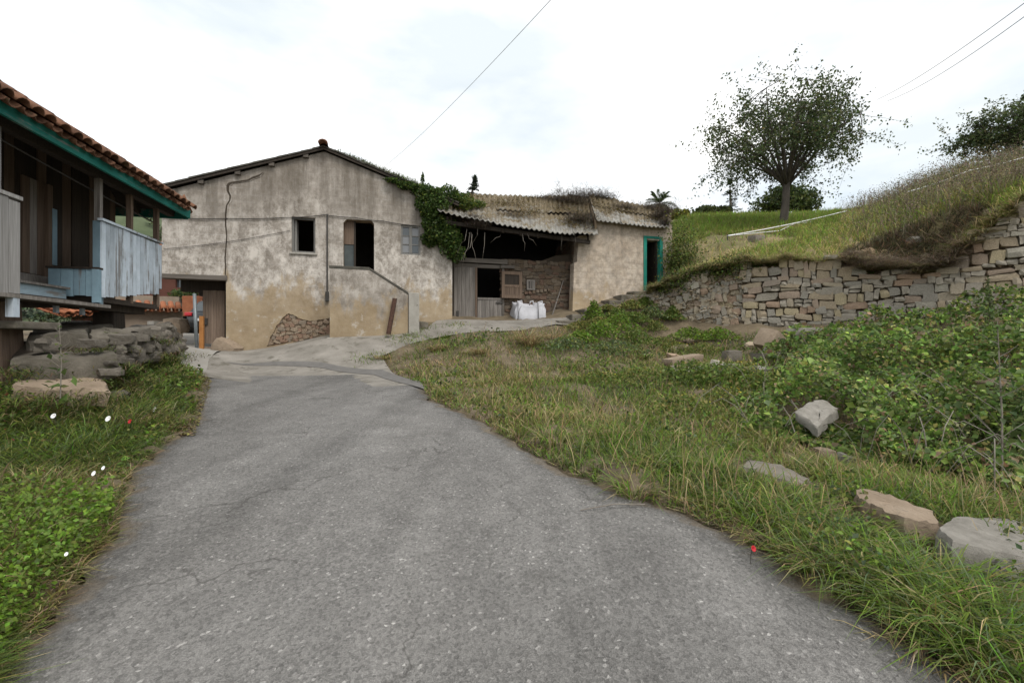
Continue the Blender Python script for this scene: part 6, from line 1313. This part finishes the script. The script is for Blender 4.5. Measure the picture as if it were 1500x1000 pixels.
# ================================================================ trees
def tree(name, base, fork, crown, rad, tr, nl, nt, leaf_n, lsz, pal, wts, label, seed=0, matl='leaf', droop=0, hole=.3):
    rs = np.random.default_rng(seed); base, fork, crown = Vector(base), Vector(fork), Vector(crown); t = thing(name, base, label, 'tree'); b = MB()
    b.tube([base-Vector((0, 0, .2)), base+Vector((0, 0, .1)), base.lerp(fork, .5)+Vector((.03, 0, 0)), fork], [tr*1.35, tr*1.1, tr*.92, tr*.85], 9); b.build('trunk', 'bark', t, True)
    ends = []; b = MB()
    def br(p, q, r0, r1, n=6, up=.25):
        L_ = (q-p).length; c = p.lerp(q, .5)+Vector((rs.normal()*.1, rs.normal()*.1, up))*L_*.5; pts = [p*(1-s)**2+c*2*s*(1-s)+q*s*s for s in np.linspace(0, 1, n)]
        b.tube(pts, [r0+(r1-r0)*s for s in np.linspace(0, 1, n)], 5); return pts
    def crown_pt(lo=.55):
        while True:
            v = rs.standard_normal(3); v /= np.linalg.norm(v)
            if v[2] > -.72: break
        return crown+Vector((v[0]*rad[0], v[1]*rad[1], v[2]*rad[2]))*rs.uniform(lo, 1.0)
    for i in range(nl):
        zv = -.3+1.25*((i*.618+.2) % 1); av = i*2.39996*1.37+.6; hv_ = math.sqrt(max(0, 1-min(zv, 1)**2)); dv = np.array([math.cos(av)*hv_, math.sin(av)*hv_, zv])
        q = crown+Vector((dv[0]*rad[0], dv[1]*rad[1], dv[2]*rad[2]))*rs.uniform(.6, .86); pts = br(fork-Vector((0, 0, rs.uniform(0, .3))), q, tr*.42, tr*.09)
        for j in range(nt):
            s = pts[rs.integers(2, 6)]; tv = dv+rs.standard_normal(3)*.6; tv /= np.linalg.norm(tv); tv[2] = max(tv[2], -.55); e = s+(crown+Vector((tv[0]*rad[0], tv[1]*rad[1], tv[2]*rad[2]))*rs.uniform(.75, 1.02)-s)*rs.uniform(.4, .85); e.z -= droop*rs.random(); tw = br(s, e, tr*.12, tr*.04, 5, .12)
            for _ in range(4):
                s2 = tw[rs.integers(1, 5)]; e2 = s2+Vector(rs.standard_normal(3))*.16*max(rad)+Vector((0, 0, -droop*.3)); br(s2, e2, tr*.045, tr*.012, 3, .1); ends += [(s2, e2)]
    b.build('limbs', 'bark', t, True)
    k = leaf_n//len(ends)+1; A = np.repeat(np.array([list(s) for s, e in ends]), k, 0); B_ = np.repeat(np.array([list(e) for s, e in ends]), k, 0); u = rng.random((len(A), 1))**.6*1.05
    pos = A+(B_-A)*u+rng.standard_normal((len(A), 3))*.034*max(rad); Leaves().add(pos, lsz*rng.uniform(.6, 1.3, len(pos)), pick(len(pos), pal, wts, .25), .2).build('crown', matl, t)
    return t
TP, TW = [(.06, .085, .035), (.085, .115, .045), (.12, .15, .055), (.16, .155, .07)], [4, 4, 2, .8]
tree('orchard_tree', P(1147, 332, 20), P(1152, 268, 20), P(1148, 198, 20), (3.75, 3.3, 2.75), .17, 19, 7, 19000, .118, TP, TW, 'broad airy orchard tree standing alone on the bank', 3, droop=.5)
tree('orchard_tree', P(1530, 225, 21), P(1530, 195, 21), P(1512, 190, 21), (3.2, 2.8, 2.1), .2, 14, 8, 20000, .13, TP, TW, 'low spreading tree beyond the crest of the bank, by the white tape', 5, droop=.6)
def bush(name, x, y, d, r, n, sz, pal, label, cat='tree', trunk=True):
    c = P(x, y, d); t = thing(name, c-Vector((0, 0, r[2]*1.1)), label, cat); lv = Leaves()
    for k in range(14):
        v = rng.standard_normal(3); v /= np.linalg.norm(v); v[2] = abs(v[2])-.3; cc = np.array(c)+v*np.array(r)*.6; m = n//14; q = rng.standard_normal((m, 3)); q /= np.linalg.norm(q, axis=1)[:, None]; lv.add(cc+q*np.array(r)*.48*(rng.random((m, 1))**.4), sz*rng.uniform(.6, 1.4, m), pick(m, pal, [3]+[2]*(len(pal)-1), .3), .2)
    lv.build('crown', 'leaf', t); MB().tube([c-Vector((0, 0, r[2]*1.6)), c], [.18, .1], 7).build('trunk', 'bark', t)
bush('round_tree', 1150, 300, 46, (3.3, 3, 2.3), 7000, .3, [(.03, .05, .015), (.05, .08, .02), (.085, .11, .03)], 'dense rounded tree behind the orchard tree trunk')
bush('hedge_bush', 1040, 315, 42, (2.0, 2, 1.0), 3500, .25, [(.04, .055, .018), (.07, .085, .025)], 'low dark rounded bush beyond the bank', 'bush')
bush('yellow_bush', 994, 316, 40, (1.0, 1, .9), 1800, .2, [(.22, .20, .02), (.13, .15, .03), (.07, .09, .02)], 'yellow-flowering bush beside the palm', 'bush')
bush('dark_bush', 972, 312, 41, (1.0, 1, .9), 1200, .2, [(.035, .05, .018), (.06, .08, .02)], 'small dark bush at the foot of the palm', 'bush')
def conifer(x, ytop, ybot, d, w, label, seed, lean=0):
    top, bot = P(x+lean, ytop, d), P(x, ybot, d); t = thing('conifer', bot, label, 'tree'); MB().tube([bot, bot.lerp(top, .5), top], [.16, .1, .02], 6).build('trunk', 'bark', t); lv = Leaves(); rs = np.random.default_rng(seed); H_ = top.z-bot.z; b = MB()
    for k in range(46):
        q = rs.random()**.8; s = bot.lerp(top, q); a = rs.uniform(0, 6.28); l = w*(1.05-q)*rs.uniform(.5, 1.15); e = s+Vector((math.cos(a)*l, math.sin(a)*l, -.12*l+.25*l*rs.random())); b.tube([s, s.lerp(e, .6)+Vector((0, 0, .04)), e], [.03, .02, .008], 4)
        m = 34; u = rs.random((m, 1)); lv.add(np.array(s)+(np.array(e)-np.array(s))*u+rs.standard_normal((m, 3))*np.array([.1, .1, .07])*w*.55, .17*rs.uniform(.6, 1.3, m), pick(m, [(.022, .04, .022), (.04, .06, .03)], [3, 2]), .3, .4)
    b.build('limbs', 'bark', t); lv.build('crown', 'leaf', t)
conifer(688, 258, 302, 38, 1.15, 'wind-bent conifer showing above the shed roof', 4, 8); conifer(1071, 262, 322, 44, 1.5, 'dark conifer seen through the orchard tree branches', 8, -2)
def palm(x, y, d):
    c = P(x, y, d); t = thing('palm_tree', c-Vector((0, 0, 3)), 'small palm with arching fronds behind the shed corner', 'palm'); MB().tube([c-Vector((0, 0, 3)), c], [.3, .34], 9).build('trunk', 'bark', t)
    for k in range(26):
        a = k*2.4; el = -.1+1.5*rng.random(); l = 1.75; b = Blades(); n = 34; s = np.linspace(.12, 1, n); dx = np.cos(el)*s*l; dz = np.sin(el)*s*l-.5*s**2*l*np.cos(el); pts = np.stack([c.x+dx*math.cos(a), c.y+dx*math.sin(a), c.z+dz], 1)
        for sd_ in (-1, 1): b.add(pts, .36*np.sin(np.pi*(s*.8+.15)), .035, np.full(n, a+sd_*1.0), np.full(n, 1.15-.5*el), pick(n, [(.05, .075, .03), (.08, .105, .04)], [2, 1]), .4)
        b.build('frond', 'leaf', t); 
palm(966, 299, 42)
# wooded hill far behind the granary
hill = []; n = 40
for i in range(n+1):
    x = -330+420*i/n; top = 52+8*math.sin(i*.5)+5*math.sin(i*1.3)-max(0, (x+110))*.32; hill.append((x, max(top, 2)))
b = MB()
for r, (y, f) in enumerate(((110, 0), (150, .45), (190, .85), (230, 1), (300, .6))):
    for x, tz in hill: b.v.append(Vector((x, y, 1+tz*f)))
m = n+1
for r in range(4):
    for i in range(n): b.f.append((r*m+i, r*m+i+1, (r+1)*m+i+1, (r+1)*m+i))
tag(b.build('hill', 'dark_forest', smooth=True), 'wooded hill far behind the granary', kind='structure')
lv = Leaves()
for k in range(520):
    i = rng.integers(0, 26); r = rng.uniform(0, 1); x, tz = hill[i]; x += rng.uniform(-5, 5); y = 112+115*r; z = 1+tz*np.interp(y, [110, 150, 190, 230], [0, .45, .85, 1]); hh = rng.uniform(5, 10); m = 70
    q = rng.standard_normal((m, 3)); q /= np.linalg.norm(q, axis=1)[:, None]; q = q*np.array([2.6, 2.6, hh*.5])*(rng.random((m, 1))**.4); lv.add(np.array([x, y, z+hh*.5])+q, rng.uniform(.8, 1.9, m), pick(m, [[(.06, .085, .06), (.09, .11, .08)], [(.085, .105, .05), (.12, .14, .08)]][k % 2], [2, 1], .25), .3)
tag(lv.build('far_wood', 'far_leaf'), 'mixed woodland covering the far hill', 'woodland', kind='stuff')
# potted plants and shrubs along the passage
bush('garden_shrub', 262, 432, 22, (.5, .4, .35), 500, .1, [(.06, .1, .03), (.12, .15, .05)], 'small shrub in front of the brown house', 'shrub')
bush('garden_shrub', 283, 428, 22, (.35, .3, .4), 400, .1, [(.06, .1, .03), (.1, .14, .04)], 'leafy plant growing above the terracotta planter', 'shrub')
bush('garden_shrub', 318, 416, 24, (1.1, .4, .35), 700, .1, [(.07, .11, .03), (.14, .17, .05)], 'hedge showing over the top of the brown gate', 'shrub')
